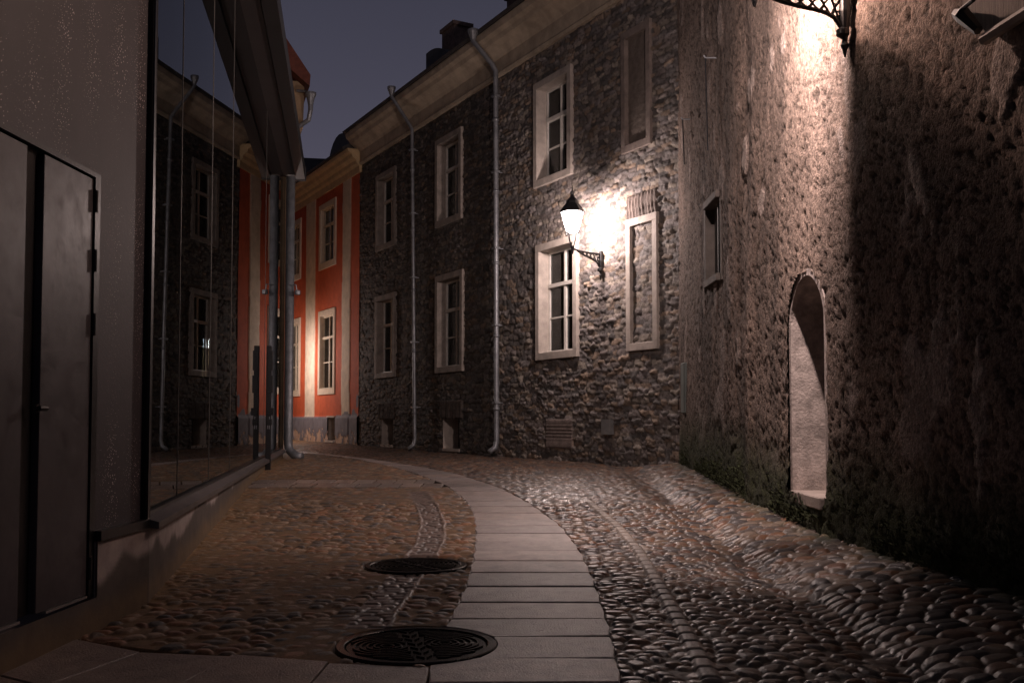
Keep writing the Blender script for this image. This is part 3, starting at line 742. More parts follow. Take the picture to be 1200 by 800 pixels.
# ------------------------------------------------------------------ roughcast wall on the right
rc = thing('roughcast_house', 'tall brown roughcast wall on the right with an arched doorway and one slit window', 'house', (4, 9, 0))
def wall_y(px):
    r = ray(px, 490)
    ys = np.linspace(3, 15.4, 3000); xs = xr(ys); k = np.argmin(np.abs(xs / ys - (r.x / r.y))); return float(ys[k])
def rhit(px, py):
    Yw = wall_y(px); r = ray(px, py)
    # iterate because of pitch
    for _ in range(8):
        t = Yw / r.y; x = r.x * t; e = x - float(xr(Yw)); Yw = Yw - e / (r.x / r.y + .05)
    return Yw, CH + r.z * Yw / r.y
dY1 = rhit(928, 480)[0]; dY0 = rhit(967, 480)[0]; dzs = rhit(930, 575)[1]; dtop = rhit(946, 322)[1]
dzs = .5 * (dzs + rhit(968, 583)[1])
print('door', dY0, dY1, dzs, dtop)
DR = (dY1 - dY0) / 2; DM = (dY0 + dY1) / 2; DSP = dtop - DR
slY = sorted((rhit(829, 290)[0], rhit(843, 290)[0])); slz = (rhit(836, 325)[1], rhit(836, 238)[1]); print('slit', slY, slz)
ys = axis(1.2, 15.55, .024, [dY0, dY1] + slY); zs = axis(-.1, 9.5, .024, [dzs, DSP, slz[0], slz[1]])
Yg, Z = np.meshgrid(ys, zs, indexing='ij')
H = .10 * (fbm(Yg * .55, Z * .22, 110, 3) - .5) + .035 * (fbm(Yg * 3, Z * 1.6, 111, 3) - .5)
# ridge and hollow between the two lit parts
H += .05 * np.exp(-((Yg - 10.35 - .12 * np.sin(Z)) / .22)**2) - .06 * np.exp(-((Yg - 10.95 - .1 * np.sin(Z)) / .25)**2)
pits = fbm(Yg * 26, Z * 20, 112, 3, .7); H += .022 * (fbm(Yg * 15, Z * 13, 113, 3, .7) - .5)
H -= .016 * sst(.56, .66, pits)
v = 1 - sst(.56, .68, pits) * .6
c = np.array((.32, .235, .19)) * (.7 + .6 * fbm(Yg * 2, Z * 1.2, 115, 4))[..., None] * v[..., None]
gr = sst(.62, .5, fbm(Yg * .9, Z * .6, 116, 3)); c = c * (1 - .3 * gr[..., None])
run = sst(.52, .7, fbm(Yg * 4.5, Z * .35, 141, 4)) * sst(.3, .6, fbm(Yg * .8, Z * .8, 142, 2)); c = c * (1 - .3 * run[..., None])
scar = sst(.66, .70, fbm(Yg * 2.6 + 3, Z * 1.5, 143, 5)); c = c * (1 - scar[..., None]) + np.array((.40, .32, .28)) * scar[..., None]; H = H * (1 - .5 * scar) + .008 * scar
crk = np.abs(fbm(Yg * .9, Z * .7, 144, 4) - .5); crk = sst(.006, .001, crk) * sst(.45, .55, vn(Yg * 1.1, Z * 1.1, 145)); H = H - .02 * crk; c = c * (1 - .5 * crk[..., None])
c = c * (1 - .35 * sst(10.85, 11.05, Yg + .1 * np.sin(Z))[..., None])  # far stretch of wall: shade painted into the plaster colour
# exposed old plaster patch
pu, pz = rhit(1080, 225)
patch = np.exp(-(((Yg - pu) * 2.2 + (Z - pz) * -.9)**2 / .02 + ((Z - pz))**2 / .14)) * (fbm(Yg * 7, Z * 7, 117, 3)) > .28
c = np.where(patch[..., None], np.array((.52, .42, .36)), c); H = np.where(patch, H * .6 + .012, H)
# green algae foot
gx = gz(Yg) + .12
mo = sst(.75, .05, (Z - gx) - .35 * fbm(Yg * 1.6, Z * 1.2, 118, 4)); c = c * (1 - mo[..., None]) + np.array((.045, .05, .022)) * mo[..., None] * (.6 + .8 * fbm(Yg * 12, Z * 12, 119, 3))[..., None]
H += .05 * sst(.6, 0, Z - gx) * fbm(Yg * 3, Z * 3, 120, 3)
X = xr(Yg) - H
# smooth plaster margin round the arch
ang = np.hypot(Yg - DM, np.clip(Z - DSP, 0, 99)); inarch = (np.abs(Yg - DM) < DR + .0) & (Z > dzs) & ((Z < DSP) | (ang < DR))
keep = np.ones((len(ys) - 1, len(zs) - 1), bool); YC, ZC = np.meshgrid((ys[:-1] + ys[1:]) / 2, (zs[:-1] + zs[1:]) / 2, indexing='ij')
keep &= ~((np.abs(YC - DM) < DR + .045) & (ZC > dzs) & ((ZC < DSP) | (np.hypot(YC - DM, ZC - DSP) < DR + .045)))
keep &= ~((YC > slY[0]) & (YC < slY[1]) & (ZC > slz[0]) & (ZC < slz[1]))
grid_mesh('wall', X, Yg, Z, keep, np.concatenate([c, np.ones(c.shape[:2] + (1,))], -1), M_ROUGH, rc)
b = MB(); b.box((3.3, 7.0, -.1), (3.4, 15.3, 9.5)); b.box((4.3, 1.0, -.1), (4.4, 7.0, 9.5)); b.box((3.4, 6.9, -.1), (4.4, 7.0, 9.5)); b.build('back_wall', M_CORE, rc)
b = MB(); b.box((2.3, 1, 9.5), (6, 15.3, 9.7)); b.build('roof', M_ROOF, rc)
# arched reveal: swept profile along the arch
def arch_sweep(name, r_in, r_out, x0f, x1f, m, parent, closed=True):
    path = [(DM - 1 * 1, dzs, 0)]
    pts = []
    for side in (0,):
        nz_ = 14
        for k in range(nz_): pts.append((-1, dzs + (DSP - dzs) * k / nz_))
    arc = [math.pi - math.pi * k / 24 for k in range(25)]
    bm = bmesh.new(); rows = []
    def add(dirc, dirz, cy, cz):
        yi, zi = cy + dirc * r_in, cz + dirz * r_in; yo, zo = cy + dirc * r_out, cz + dirz * r_out
        xi = float(xr(min(max(yi, 0), 16)))
        rows.append([bm.verts.new(p) for p in ((xi + x0f, yi, zi), (xi + x0f, yo, zo), (xi + x1f, yo, zo), (xi + x1f, yi, zi))])
    for k in range(20): add(-1, 0, DM, dzs + (DSP - dzs) * k / 20)
    for q in arc: add(math.cos(q), math.sin(q), DM, DSP)
    for k in range(1, 21): add(1, 0, DM, DSP + (dzs - DSP) * k / 20)
    for a_, b_ in zip(rows, rows[1:]):
        for i in range(4): bm.faces.new((a_[i], a_[(i + 1) % 4], b_[(i + 1) % 4], b_[i]))
    bm.faces.new(rows[0]); bm.faces.new(rows[-1][::-1])
    bmesh.ops.recalc_face_normals(bm, faces=bm.faces)
    me = bpy.data.meshes.new(name); bm.to_mesh(me); bm.free(); return link(name, me, m, parent)
M_WH = mat('whitewashed_reveal', (.50, .425, .39), .9, .6, 40, .35, scale2=9, bdist=.015)
door = arch_sweep('arched_doorway', DR, DR + .06, -.002, .50, M_WH, rc)
b = MB(); b.box((2.56 + .42, dY0 - .1, dzs - .1), (2.56 + .46, dY1 + .1, dtop + .1)); b.build('dark_door', M_DARKIN, door)
xs_ = float(xr(DM)); b = MB(); b.box((xs_ - .035, dY0 + .0, dzs - .10), (xs_ + .45, dY1 + .02, dzs + .004)); b.build('threshold', mat('worn_sill_stone', (.42, .35, .31), .8, .5, 30, .2), door, bevel=.01)
# slit window
b = MB(); x_ = float(xr(sum(slY) / 2)); b.box((x_ - .0, slY[0] - .05, slz[0] - .09), (x_ + .25, slY[0], slz[1] + .09)); b.box((x_ - .02, slY[1], slz[0] - .09), (x_ + .25, slY[1] + .09, slz[1] + .09))
b.box((x_ - .05, slY[0], slz[0] - .09), (x_ + .25, slY[1], slz[0])); b.box((x_ - .05, slY[0], slz[1]), (x_ + .25, slY[1], slz[1] + .09)); o = b.build('slit_window', mat('weathered_trim', (.10, .085, .075), .85, .6, 40, .25), rc, bevel=.005)
b = MB(); b.box((x_ + .1, slY[0], slz[0]), (x_ + .13, slY[1], slz[1])); ym = sum(slY) / 2; b.box((x_ + .06, ym - .02, slz[0]), (x_ + .1, ym + .02, slz[1])); b.build('shutter', mat('grey_board', (.09, .085, .085), .7, .3, 30, .3), o)
# little hooks with hanging wires
def wire(px, py, py2):
    Yw, z = rhit(px, py); x_ = float(xr(Yw)); z2 = rhit(px + 2, py2)[1]
    t = thing('wall_hook', 'small iron wall hook with a wire hanging down the dark plaster, ' + ('nearer' if px > 825 else 'farther') + ' one of two', 'hook', (x_, Yw, z), 'iron hooks high on the roughcast wall')
    b = MB(); b.tube([(x_ + .1, Yw, z), (x_ - .1, Yw, z), (x_ - .12, Yw, z + .03)], .012, 8); b.build('hook', M_ZINC, t)
    b = MB(); b.tube([(x_ - .1, Yw, z), (x_ - .09, Yw, (z + z2) / 2), (x_ - .08, Yw, z2)], .010, 6); b.build('wire', M_IRON, t)
wire(836, 68, 175); wire(808, 140, 190)
# green grey post box in the corner
Yw, zt = rhit(804, 425); zb = rhit(804, 484)[1]; x_ = float(xr(Yw))
b = MB(); b.box((x_ - .06, Yw - .14, zb), (x_ + .1, Yw + .14, zt)); cbx = b.build('cable_cabinet', mat('grey_green_metal', (.12, .14, .13), .5, .1, 20, .2), None, bevel=.012)
tag(cbx, 'narrow grey green metal cabinet on the roughcast wall by the corner', 'cabinet')
# upper right: boarded opening with a dark iron stay
Yw, z0 = rhit(1160, 38); x_ = float(xr(Yw)); 
ba = thing('boarded_hatch', 'pale boarded hatch with a dark iron stay, high on the right wall', 'hatch', (x_, Yw, z0))
def rp(px, py, off=.0):
    Y_, z_ = rhit(px, py); return Vector((float(xr(Y_)) - off, Y_, z_))
b = MB(); A = [rp(1139, -40), rp(1139, 10), rp(1165, 42), rp(1230, 0), rp(1230, -60)]
vv = [b.bm.verts.new(p + Vector((-.06, 0, 0))) for p in A]; v2 = [b.bm.verts.new(p + Vector((.06, 0, 0))) for p in A]; b.bm.faces.new(vv); b.bm.faces.new(v2[::-1])
for k in range(5): b.bm.faces.new((vv[k], vv[(k + 1) % 5], v2[(k + 1) % 5], v2[k]))
b.build('board', mat('weathered_board', (.22, .17, .14), .8, .7, 30, .3, stretch=(1, 8, .3), scale2=8), ba)
b = MB(); b.tube([rp(1168, 47, .08), rp(1240, 2, .08)], .035, 6); b.build('ledge', M_SUR, ba)
b = MB(); b.tube([rp(1139, 16, .1), rp(1153, 18, .13), rp(1166, 36, .1)], [.03, .05, .03], 6); b.tube([rp(1150, 14, .14), rp(1172, 0, .16), rp(1190, -20, .16)], .014, 6); b.build('stay', M_IRON, ba)
# moss tufts at the foot of the wall
bm = bmesh.new(); rnd = random.Random(3)
for k in range(5200):
    Y_ = rnd.uniform(5.2, 15.0); hgt = abs(rnd.gauss(0, .13)); 
    if dY0 - .12 < Y_ < dY1 + .12: hgt = min(hgt, .1)
    if vn(np.array([Y_ * 1.3]), np.array([hgt * 3]), 5)[0] < .38: continue
    x_ = float(xr(Y_)) - rnd.uniform(.0, .035) - (.06 * max(0, 1 - hgt * 4)) * rnd.random(); zg = gz_f(Y_) + .12 + hgt
    s = rnd.uniform(.006, .02); q = rnd.uniform(0, 6.28); t_ = rnd.uniform(.3, 1.2)
    p = Vector((x_, Y_, zg)); e1 = Vector((-math.cos(t_), math.sin(q) * .8, math.sin(t_))) * s * 2; e2 = Vector((.2, math.cos(q), math.sin(q))) * s
    bm.faces.new([bm.verts.new(p - e2), bm.verts.new(p + e1), bm.verts.new(p + e2)])
me = bpy.data.meshes.new('moss'); bm.to_mesh(me); bm.free(); tag(link('moss', me, mat('moss_green', (.035, .042, .016), .95)), 'dark green moss along the foot of the roughcast wall', 'moss', kind='stuff')
# ------------------------------------------------------------------ modern glass building, left
gb = thing('modern_building', 'modern building with speckled panels, metal double door and long dark glass front', 'building', (-4, 9, 0))
KE = 19.9
K = Wall((-2.25, 6.1), (-2.25 - .17 * (KE - 6.1), KE), 1)   # glass wall
if K.n.x < 0: K.n = -K.n
D = Wall((-2.25, 6.1), (-2.25 - .043 * 4.3, 1.8), 1)      # door wall, u grows towards the camera
if D.n.x < 0: D.n = -D.n
sillz = K.hit(163, 612)[1]; print('sill', sillz, K.hit(320, 533), K.hit(305, 545))
SZ = .52
# plinth with damp stains as a grid
def damp_plinth(W, u0, u1, z0, z1, name, h):
    us = axis(u0, u1, .03); zs = axis(z0, z1, .02); U, Z = np.meshgrid(us, zs, indexing='ij')
    base_ = np.array((.36, .31, .30)); wet = np.array((.085, .07, .062))
    zl = .12 + .26 * fbm(U * 1.6, U * 0, 130, 4) + gz_f(8) * 0 + .05 * vn(U * 9, U * 0, 7)
    zz = np.array([gz_f(W.pt(u, 0).y) for u in us])[:, None]
    m = sst(.03, -.03, (Z - zz) - zl)
    c = base_ * (1 - m[..., None]) + wet * m[..., None]
    oc = sst(.14, 0.0, (Z - zz) - .1 * fbm(U * 4, Z * 4, 131, 3)) * .6 * (U > 0) ; c = c * (1 - oc[..., None]) + np.array((.2, .13, .06)) * oc[..., None]
    PX = W.o.x + W.d.x * U + W.n.x * h; PY = W.o.y + W.d.y * U + W.n.y * h
    return grid_mesh(name, PX, PY, Z, np.ones((len(us) - 1, len(zs) - 1), bool), np.concatenate([c, np.ones(c.shape[:2] + (1,))], -1), M_CONC, gb)
damp_plinth(K, -.0, K.len + .1, -.1, SZ - .03, 'plinth', .03)
damp_plinth(D, -.03, .66, -.1, SZ - .03, 'plinth', .031); damp_plinth(D, .66, D.len, -.1, .185, 'plinth', .031)
b = MB(); b.wbox(K, .0, K.len + .1, -.1, SZ - .04, -.4, .02); b.wbox(D, .02, D.len, -.1, .15, -.4, .02); b.wbox(D, .02, .66, .15, SZ - .04, -.4, .02); b.build('footing', mat('concrete_core', (.2, .17, .16), .8), gb)
# end face of plinth at far end
# sill rail + glass
b = MB(); b.prism(K, [(-.05, SZ - .03), (.10, SZ - .04), (.10, SZ + .0), (.05, SZ + .015), (-.05, SZ + .05)], -.02, K.len); b.build('window_sill', mat('dark_metal_sill', (.10, .09, .09), .45, .1, 20, .2, metal=.2), gb)
gl = MB(); seams = [0.02] + [(y_ - 6.1) * 1.0143 for y_ in (7.46, 9.2, 10.9, 15.6)] + [K.len - .02]
TOP = 1.15 + 285 / 1167 * 19.9 - .002
for a, c_ in zip(seams, seams[1:]): gl.wbox(K, a + .006, c_ - .006, SZ + .03, TOP, -.03, -.018)
gl.build('glass_front', G_SHOP, gb)
b = MB(); b.wbox(K, -.03, .045, SZ - .0, TOP, -.08, .035); b.wbox(K, .045, K.len, SZ + .012, SZ + .05, -.05, .012)
b.build('corner_profile', M_BLK, gb)
for s in seams[1:-1]:
    b = MB(); b.wbox(K, s - .004, s + .004, SZ + .05, TOP, -.025, -.014)
    b.build('glass_joint', mat('steel_joint', (.12, .11, .1), .45, metal=.3), gb)
# dark interior
b = MB(); b.wbox(K, .05, K.len, SZ - .1, SZ - .08, -2.5, -.05); b.wbox(K, .05, K.len, SZ - .1, TOP, -2.6, -2.5); b.wbox(K, K.len - .05, K.len, SZ - .1, TOP, -2.5, -.08); b.build('interior', M_DARKIN, gb)
# added pendant lamp, stands in for a street lamp's reflection in the glass
pr_ = ray(240, 403); pt_ = 12.2 / pr_.y; pc = Vector((pr_.x * pt_, 12.2, CH + pr_.z * pt_))
pl_ = thing('added_reflection_lamp', 'small added pendant lamp behind the dark glass, standing in for a reflected street lamp', 'lamp', pc)
MB().tube([pc + Vector((0, 0, .06)), (pc.x, pc.y, TOP - .1)], .006, 6).build('added_lamp_cord', M_BLK, pl_)
MB().lathe(pc, [(.01, -.075), (.055, -.04), (.068, 0), (.05, .05), (.012, .08)], 12).build('bulb', emit_glass('added_bulb_glow', (1, .95, .9), 70, .5), pl_, smooth=True)
MB().lathe(pc, [(.035, -.40), (.04, -.40), (.06, -.08), (.055, -.08), (.035, -.40)], 14).build('added_lamp_shade', emit_glass('added_shade_glow', (1, .62, .3), 4, .2), pl_)
# canopy / gutter box: two soffit strips
q0 = K.hit(310, 206); print('canopy z', q0)
CZ = 1.15 + 285 / 1167 * KE
M_SOF = mat('dark_canopy_metal', (.032, .026, .026), .5, .1, 10, .25, scale2=2)
b = MB(); b.wbox(K, -1.2, K.len + .12, CZ, CZ + .22, -.05, .21); b.build('canopy', M_SOF, gb)
b = MB(); b.prism(K, [(.225, CZ - .02), (.41, CZ - .02), (.41, CZ + .25), (.225, CZ + .25)], -1.2, K.len + .12); b.build('canopy_gutter', mat('black_gutter_metal', (.014, .014, .016), .5, .1, 10, .25), gb)
b = MB(); b.wbox(K, K.len + .12, K.len + .15, CZ - .035, CZ + .26, -.05, .425); b.build('canopy_end_plate', MATS['black_gutter_metal'], gb)
# twin pipes at the far end
PY_ = 19.75
for px, r in ((338.0, .088),):
    r_ = ray(px, 490); t = PY_ / r_.y; x = r_.x * t
    b = MB()
    pts = [(x, PY_, CZ - .03), (x, PY_, gz_f(19.7) + .3)]
    if px > 335: pts += [(x + .02, PY_ - .02, gz_f(19.7) + .18), (x + .16, PY_ - .12, gz_f(19.7) + .06), (x + .3, PY_ - .2, gz_f(19.7) + .03)]
    else: pts[-1] = (x, PY_, gz_f(19.7))
    b.tube(pts, r, 16); o = b.build('downpipe', M_ZINC, gb, smooth=True)
    s = -1 if px < 335 else 1; zc = CH + (490 - 341) / F * PY_
    b = MB(); b.tube([(x, PY_ - r, zc + .12), (x + s * (r + .06), PY_ - r - .02, zc + .12), (x + s * (r + .08), PY_ - r - .02, zc)], .012, 6)
    b.lathe((x + s * (r + .09), PY_ - r - .02, zc - .05), [(.05, -.03), (.06, -.02), (.06, .05), (.05, .06)], 12); b.build('pipe_bracket', M_ZINC, o)
b = MB(); b.wbox(K, K.len + .0, K.len + .12, -.1, CZ, -2.6, .03); b.build('end_wall', mat('ochre_end_pier', (.3, .22, .14), .8, .2, 20, .2), gb)
# upper cladding + doors on the door wall
dl = lambda px, py: D.hit(px, py)
uE, zE = dl(110, 208); zb_ = dl(105, 695)[1]; zt_ = zE; u_m = dl(44, 480)[0]; u_m1 = dl(27, 480)[0]; print('door', uE, zt_, zb_, u_m, u_m1, dl(0, 148), dl(0, 735))
b = MB(); b.wbox(D, .03, uE - .06, SZ + .02, zt_ + .025, -.05, .0)
b.wbox(D, .03, D.len, zt_ + .025, 9, -.05, .0); b.build('cladding_panel', M_SPECK, gb)
b = MB(); b.wbox(K, .045, K.len, TOP + .24, 9, -.6, -.3); b.build('upper_cladding', M_SOF, gb)
b = MB(); b.wbox(D, uE - .06, uE, .19, zt_, -.08, .012); b.wbox(D, uE - .06, D.len, zt_, zt_ + .025, -.08, .012); b.wbox(D, .0, uE - .06, SZ - .035, SZ + .02, -.06, .05); b.wbox(D, -.04, .03, SZ, 9, -.08, .03)
b.wbox(D, u_m, u_m1, zb_, zt_, -.08, -.03); b.build('door_frame', M_BLK, gb)
leafR = MB(); leafR.wbox(D, uE + .012, u_m - .01, zb_, zt_ - .012, -.05, .004); o = leafR.build('door', M_DOOR, gb, bevel=.003)
for px, py in ((108, 235), (108, 305), (107, 380), (104, 665)):
    u, z = dl(px, py); MB().tube([D.pt(uE - .01, z - .06, .012), D.pt(uE - .01, z + .06, .012)], .011, 10).build('hinge', M_IRON, o)
u, z = dl(34, 478); b = MB(); b.lathe(D.pt(u_m + .05, z, .01), [(.001, -.02), (.02, -.02), (.02, .02), (.001, .02)], 10); b.tube([D.pt(u_m + .05, z, .0), D.pt(u_m + .05, z, .04), D.pt(u_m + .0, z, .045)], .013, 8); b.build('handle', M_IRON, o)
b = MB(); b.wbox(D, uE + .012, u_m - .1, zb_ - .015, zb_ - .003, -.05, .012); b.build('threshold', mat('worn_aluminium', (.4, .38, .38), .4, metal=.6), o)
o = MB().wbox(D, u_m1 + .01, D.len, zb_, zt_ - .012, -.05, .0).build('door', M_DOOR, gb, bevel=.003)
b = MB(); b.wbox(D, u_m1 + .01, D.len, zb_ - .015, zb_ - .003, -.05, .012); b.build('threshold', MATS['worn_aluminium'], o)
# black gate post, a narrow upright bolted in front of the plinth
gy_ = 15.3; gu = (gy_ - 6.1) * 1.0143; gzv = gz_f(gy_); gp0 = K.pt(gu, gzv)
gp = thing('gate_post', 'black steel gate post with locks standing at the glass front', 'post', gp0)
zt2 = CH + (490 - 405) / F * gy_; h_ = zt2 - gzv
MB().wbox(K, gu - .035, gu + .035, gzv - .05, zt2, .034, .115).build('post', M_IRON, gp, bevel=.006)
for f0, f1, e in ((.80, .96, .13), (.62, .76, .135), (.44, .5, .15), (.36, .41, .125)): MB().wbox(K, gu - .045, gu + .045, gzv + h_ * f0, gzv + h_ * f1, .05, e).build('lock_plate', M_IRON, gp, bevel=.004)
for f0, f1, e in ((.33, .39, .06), (.33, .43, .085)): MB().wbox(K, gu - .041, gu - .036, gzv + h_ * f0, gzv + h_ * f1, e, e + .012).build('bolt', M_ZINC, gp)
# ------------------------------------------------------------------ neighbour house behind the glass building
nb = thing('jettied_house', 'ochre house with red tiled eaves behind the glass building', 'house', (-7, 22, 0))
N = Wall((-5.1, 20.2), (-9.3, 33.5), 1)
if N.n.x < 0: N.n = -N.n
b = MB(); b.wbox(N, 0, N.len, -.1, 9.0, -.3, 0); b.build('wall', M_TAN, nb)
def at(px, py, Y_):
    r = ray(px, py); t = Y_ / r.y; return Vector((r.x * t, Y_, CH + r.z * t))
Yj = 21.0
p1 = at(356.5, 112, Yj); p2 = at(355, 150, Yj); p3 = at(346, 168, Yj); pr = [(p1.x, p1.z), (p2.x, p2.z), (p3.x, p3.z), (-6.2, p3.z - .3), (-6.2, p1.z + .4), (p1.x, p1.z + .3)]
b = MB(); A = [b.bm.verts.new((x, Yj, z)) for x, z in pr]; B = [b.bm.verts.new((x + N.d.x * 3.5, Yj + N.d.y * 3.5, z)) for x, z in pr]; b.bm.faces.new(A); b.bm.faces.new(B[::-1])
for k in range(len(pr)): b.bm.faces.new((A[k], A[(k + 1) % len(pr)], B[(k + 1) % len(pr)], B[k]))
b.build('jetty', M_TAN, nb)
e1 = at(364, 88, Yj - .3); e2 = at(363, 101, Yj - .3); e0 = at(331, 38, Yj - .3); e3 = at(335, 76, Yj - .3)
pr = [(e1.x, e1.z), (e2.x, e2.z), (e3.x, e3.z), (e3.x - 2, e3.z + 1.3), (e0.x - 2, e0.z + 2.2), (e0.x, e0.z)]
b = MB(); A = [b.bm.verts.new((x, Yj - .3, z)) for x, z in pr]; B = [b.bm.verts.new((x + N.d.x * 4.2, Yj - .3 + N.d.y * 4.2, z)) for x, z in pr]; b.bm.faces.new(A); b.bm.faces.new(B[::-1])
for k in range(len(pr)): b.bm.faces.new((A[k], A[(k + 1) % len(pr)], B[(k + 1) % len(pr)], B[k]))
b.build('roof', M_TILE, nb)
b = MB(); h0 = at(364, 118, Yj - .1); b.lathe(h0, [(.05, -.22), (.055, -.1), (.085, .05), (.12, .12), (.12, .17), (.08, .17)], 12); b.tube([h0 + Vector((0, 0, -.2)), h0 + Vector((-.05, .05, -.4)), h0 + Vector((-.3, .1, -.55))], .05, 10)
b.tube([h0 + Vector((0, 0, .12)), h0 + Vector((-.12, 0, .2)), h0 + Vector((-.3, .02, .22))], .03, 8); b.build('gutter_hopper', M_ZINC, nb)
# dark roofs far behind
fr = thing('far_house', 'dark distant house with a long low roof beyond the red house', 'house', (-9, 42, 0))
p = at(345, 176, 42); q = at(400, 184, 42)
b = MB(); b.hexa([(-16, 42, 0), (-6, 42, 0), (-6, 46, 0), (-16, 46, 0), (-16, 42, p.z - .8), (-6, 42, q.z - .8), (-6, 46, q.z - .8), (-16, 46, p.z - .8)]); b.build('wall', M_TAN, fr)
b = MB(); b.hexa([(-16, 41.6, p.z - .9), (-6.3, 41.6, q.z - .9), (-6, 46, q.z - .8), (-16, 46, p.z - .8), (-16, 42.6, p.z + .15), (-6.3, 42.6, q.z), (-6, 46, q.z), (-16, 46, p.z)]); b.build('roof', M_ROOF, fr)
# ------------------------------------------------------------------ lanterns
def lantern(mount, head, label, sc=1., latt=5, emit=L_PANE, dimmer=None, arm_drop=.35, rot=0., post=None):
    """mount: point on the wall at bracket top; head: base centre of lantern"""
    mount = Vector(mount); head = Vector(head)
    t = thing('wall_lantern', label, 'street lamp', mount, 'cast iron wall lanterns')
    d = (head - mount); d.z = 0; Ln = max(d.length, .01); d = d / Ln
    def P(s, dz): return mount + d * s + Vector((0, 0, dz))
    tz = head.z - mount.z
    if post is not None:
        b = MB(); b.lathe((head.x, head.y, post), [(.12, -.05), (.12, .05), (.09, .1), (.07, .3), (.045, .5), (.035, head.z - post - .3), (.05, head.z - post - .2), (.03, head.z - post - .05)], 14); b.build('post', M_IRON, t)
    else:
        b = MB()
        b.tube([P(.03, .05), P(.03, -arm_drop * .35), P(.035, -arm_drop)], [.035 * sc, .045 * sc, .02 * sc], 10)       # wall plate
        b.lathe(P(.05, -arm_drop * .78), [(.01, -.05), (.05, -.02), (.05, .02), (.01, .05)], 12)
        b.lathe(P(.035, -arm_drop - .02), [(.006, -.09), (.02, -.03), (.035, .0), (.02, .03), (.006, .05)], 10)
        top = [P(.03 + (Ln - .03) * k / 8, .0 + tz * (k / 8) ** 3) for k in range(9)]
        b.tube(top, .02 * sc, 8)
        low = [P(.05 + (Ln * .92 - .05) * k / 10, -arm_drop * (.4 * (1 - k / 10) + .32 * math.exp(-k * 1.2)) + tz * (k / 10)**4) for k in range(11)]
        b.tube(low, .018 * sc, 8)
        # lattice of crossed bars and rings between the rails
        n = latt
        for k in range(n):
            s0, s1 = .05 + Ln * .62 * k / n, .05 + Ln * .62 * (k + 1) / n
            def lo(s):
                q = (s - .05) / (Ln * .92 - .05); return -arm_drop * (.4 * (1 - q) + .32 * math.exp(-q * 12)) + tz * q**4
            def hi(s): return tz * ((s - .03) / (Ln - .03))**3
            b.tube([P(s0, lo(s0)), P(s1, hi(s1))], .009 * sc, 6); b.tube([P(s0, hi(s0)), P(s1, lo(s1))], .009 * sc, 6)
            sm = (s0 + s1) / 2; hgt = hi(sm) - lo(sm)
            if hgt > .06:
                for e in (-1, 1):
                    c0 = P(sm, (lo(sm) + hi(sm)) / 2 + e * hgt * .28); rr_ = hgt * .14
                    b.tube([c0 + d * rr_ * math.cos(a) + Vector((0, 0, rr_ * math.sin(a))) for a in [math.pi * 2 * i / 10 for i in range(11)]], .007 * sc, 5, cap=False)
        b.build('bracket', M_IRON, t)
    # cup and stems below head
    b = MB(); b.lathe(head, [(.012, -.10), (.03, -.04), (.02, -.01), (.035, .02), (.035, .04)], 12)
    for k in range(4):
        a = math.pi / 4 + k * math.pi / 2; v = Vector((math.cos(a), math.sin(a), 0))
        b.tube([head + v * .03 + Vector((0, 0, .03)), head + v * .075 + Vector((0, 0, .16)), head + v * .085 + Vector((0, 0, .27))], .010, 6)
        b.tube([head + v * .085 + Vector((0, 0, .24)), head + v * .13 + Vector((0, 0, .25)), head + v * .14 + Vector((0, 0, .28))], .007, 6)
    b.build('lantern_stem', M_IRON, t)
    z0, z1, r0, r1 = .27, .63, .10 * sc, .20 * sc
    b = MB(); n6 = 6
    for k in range(n6):
        a = rot + k * 2 * math.pi / n6; v = Vector((math.cos(a), math.sin(a), 0))
        b.tube([head + v * r0 + Vector((0, 0, z0)), head + v * r1 + Vector((0, 0, z1))], .011, 6)
    b.lathe(head, [(r0 + .007, z0 - .008), (r0 + .007, z0 + .006), (r0 - .003, z0 + .006), (r0 - .003, z0 - .008), (r0 + .007, z0 - .008)], 6, rot)
    b.lathe(head, [(r1 - .02, z1 - .01), (r1 + .004, z1 - .01), (r1 + .012, z1 + .015), (r1 * .55, z1 + .15), (r1 * .5, z1 + .19), (r1 * .2, z1 + .26), (.03, z1 + .30), (.035, z1 + .34), (.012, z1 + .37), (.004, z1 + .46)], 6, rot)
    fr_ = b.build('lantern_frame', M_IRON, t)
    b = MB()
    for k in range(n6):
        a0 = rot + k * 2 * math.pi / n6; a1 = rot + (k + 1) * 2 * math.pi / n6; sh = .985
        A = Vector((math.cos(a0), math.sin(a0), 0)); B = Vector((math.cos(a1), math.sin(a1), 0))
        b.bm.faces.new([b.bm.verts.new(head + A * r0 * sh + Vector((0, 0, z0 + .01))), b.bm.verts.new(head + B * r0 * sh + Vector((0, 0, z0 + .01))), b.bm.verts.new(head + B * r1 * sh + Vector((0, 0, z1 - .012))), b.bm.verts.new(head + A * r1 * sh + Vector((0, 0, z1 - .012)))])
    b.build('lantern_glass', emit, t)
    lampc = head + Vector((0, 0, .47))
    if dimmer:  # added screens, out of view, dim the light to near wall and street
        b = MB(); a0, a1 = dimmer; prev = None
        for k in range(13):
            a = a0 + (a1 - a0) * k / 12; v = Vector((math.cos(a), math.sin(a), 0)); cur = []
            for rr2 in (.93, .86):
                cur += [b.bm.verts.new(head + v * r0 * rr2 + Vector((0, 0, z0 - .31))), b.bm.verts.new(head + v * r0 * rr2 + Vector((0, 0, z0 + .03)))]
            if prev:
                for i, j in ((0, 1), (1, 3), (3, 2), (2, 0)): b.bm.faces.new((prev[i], prev[j], cur[j], cur[i]))
            prev = cur
        b.build('added_dimmer_skirt', M_DIMMER, t)
        b = MB(); prev = None
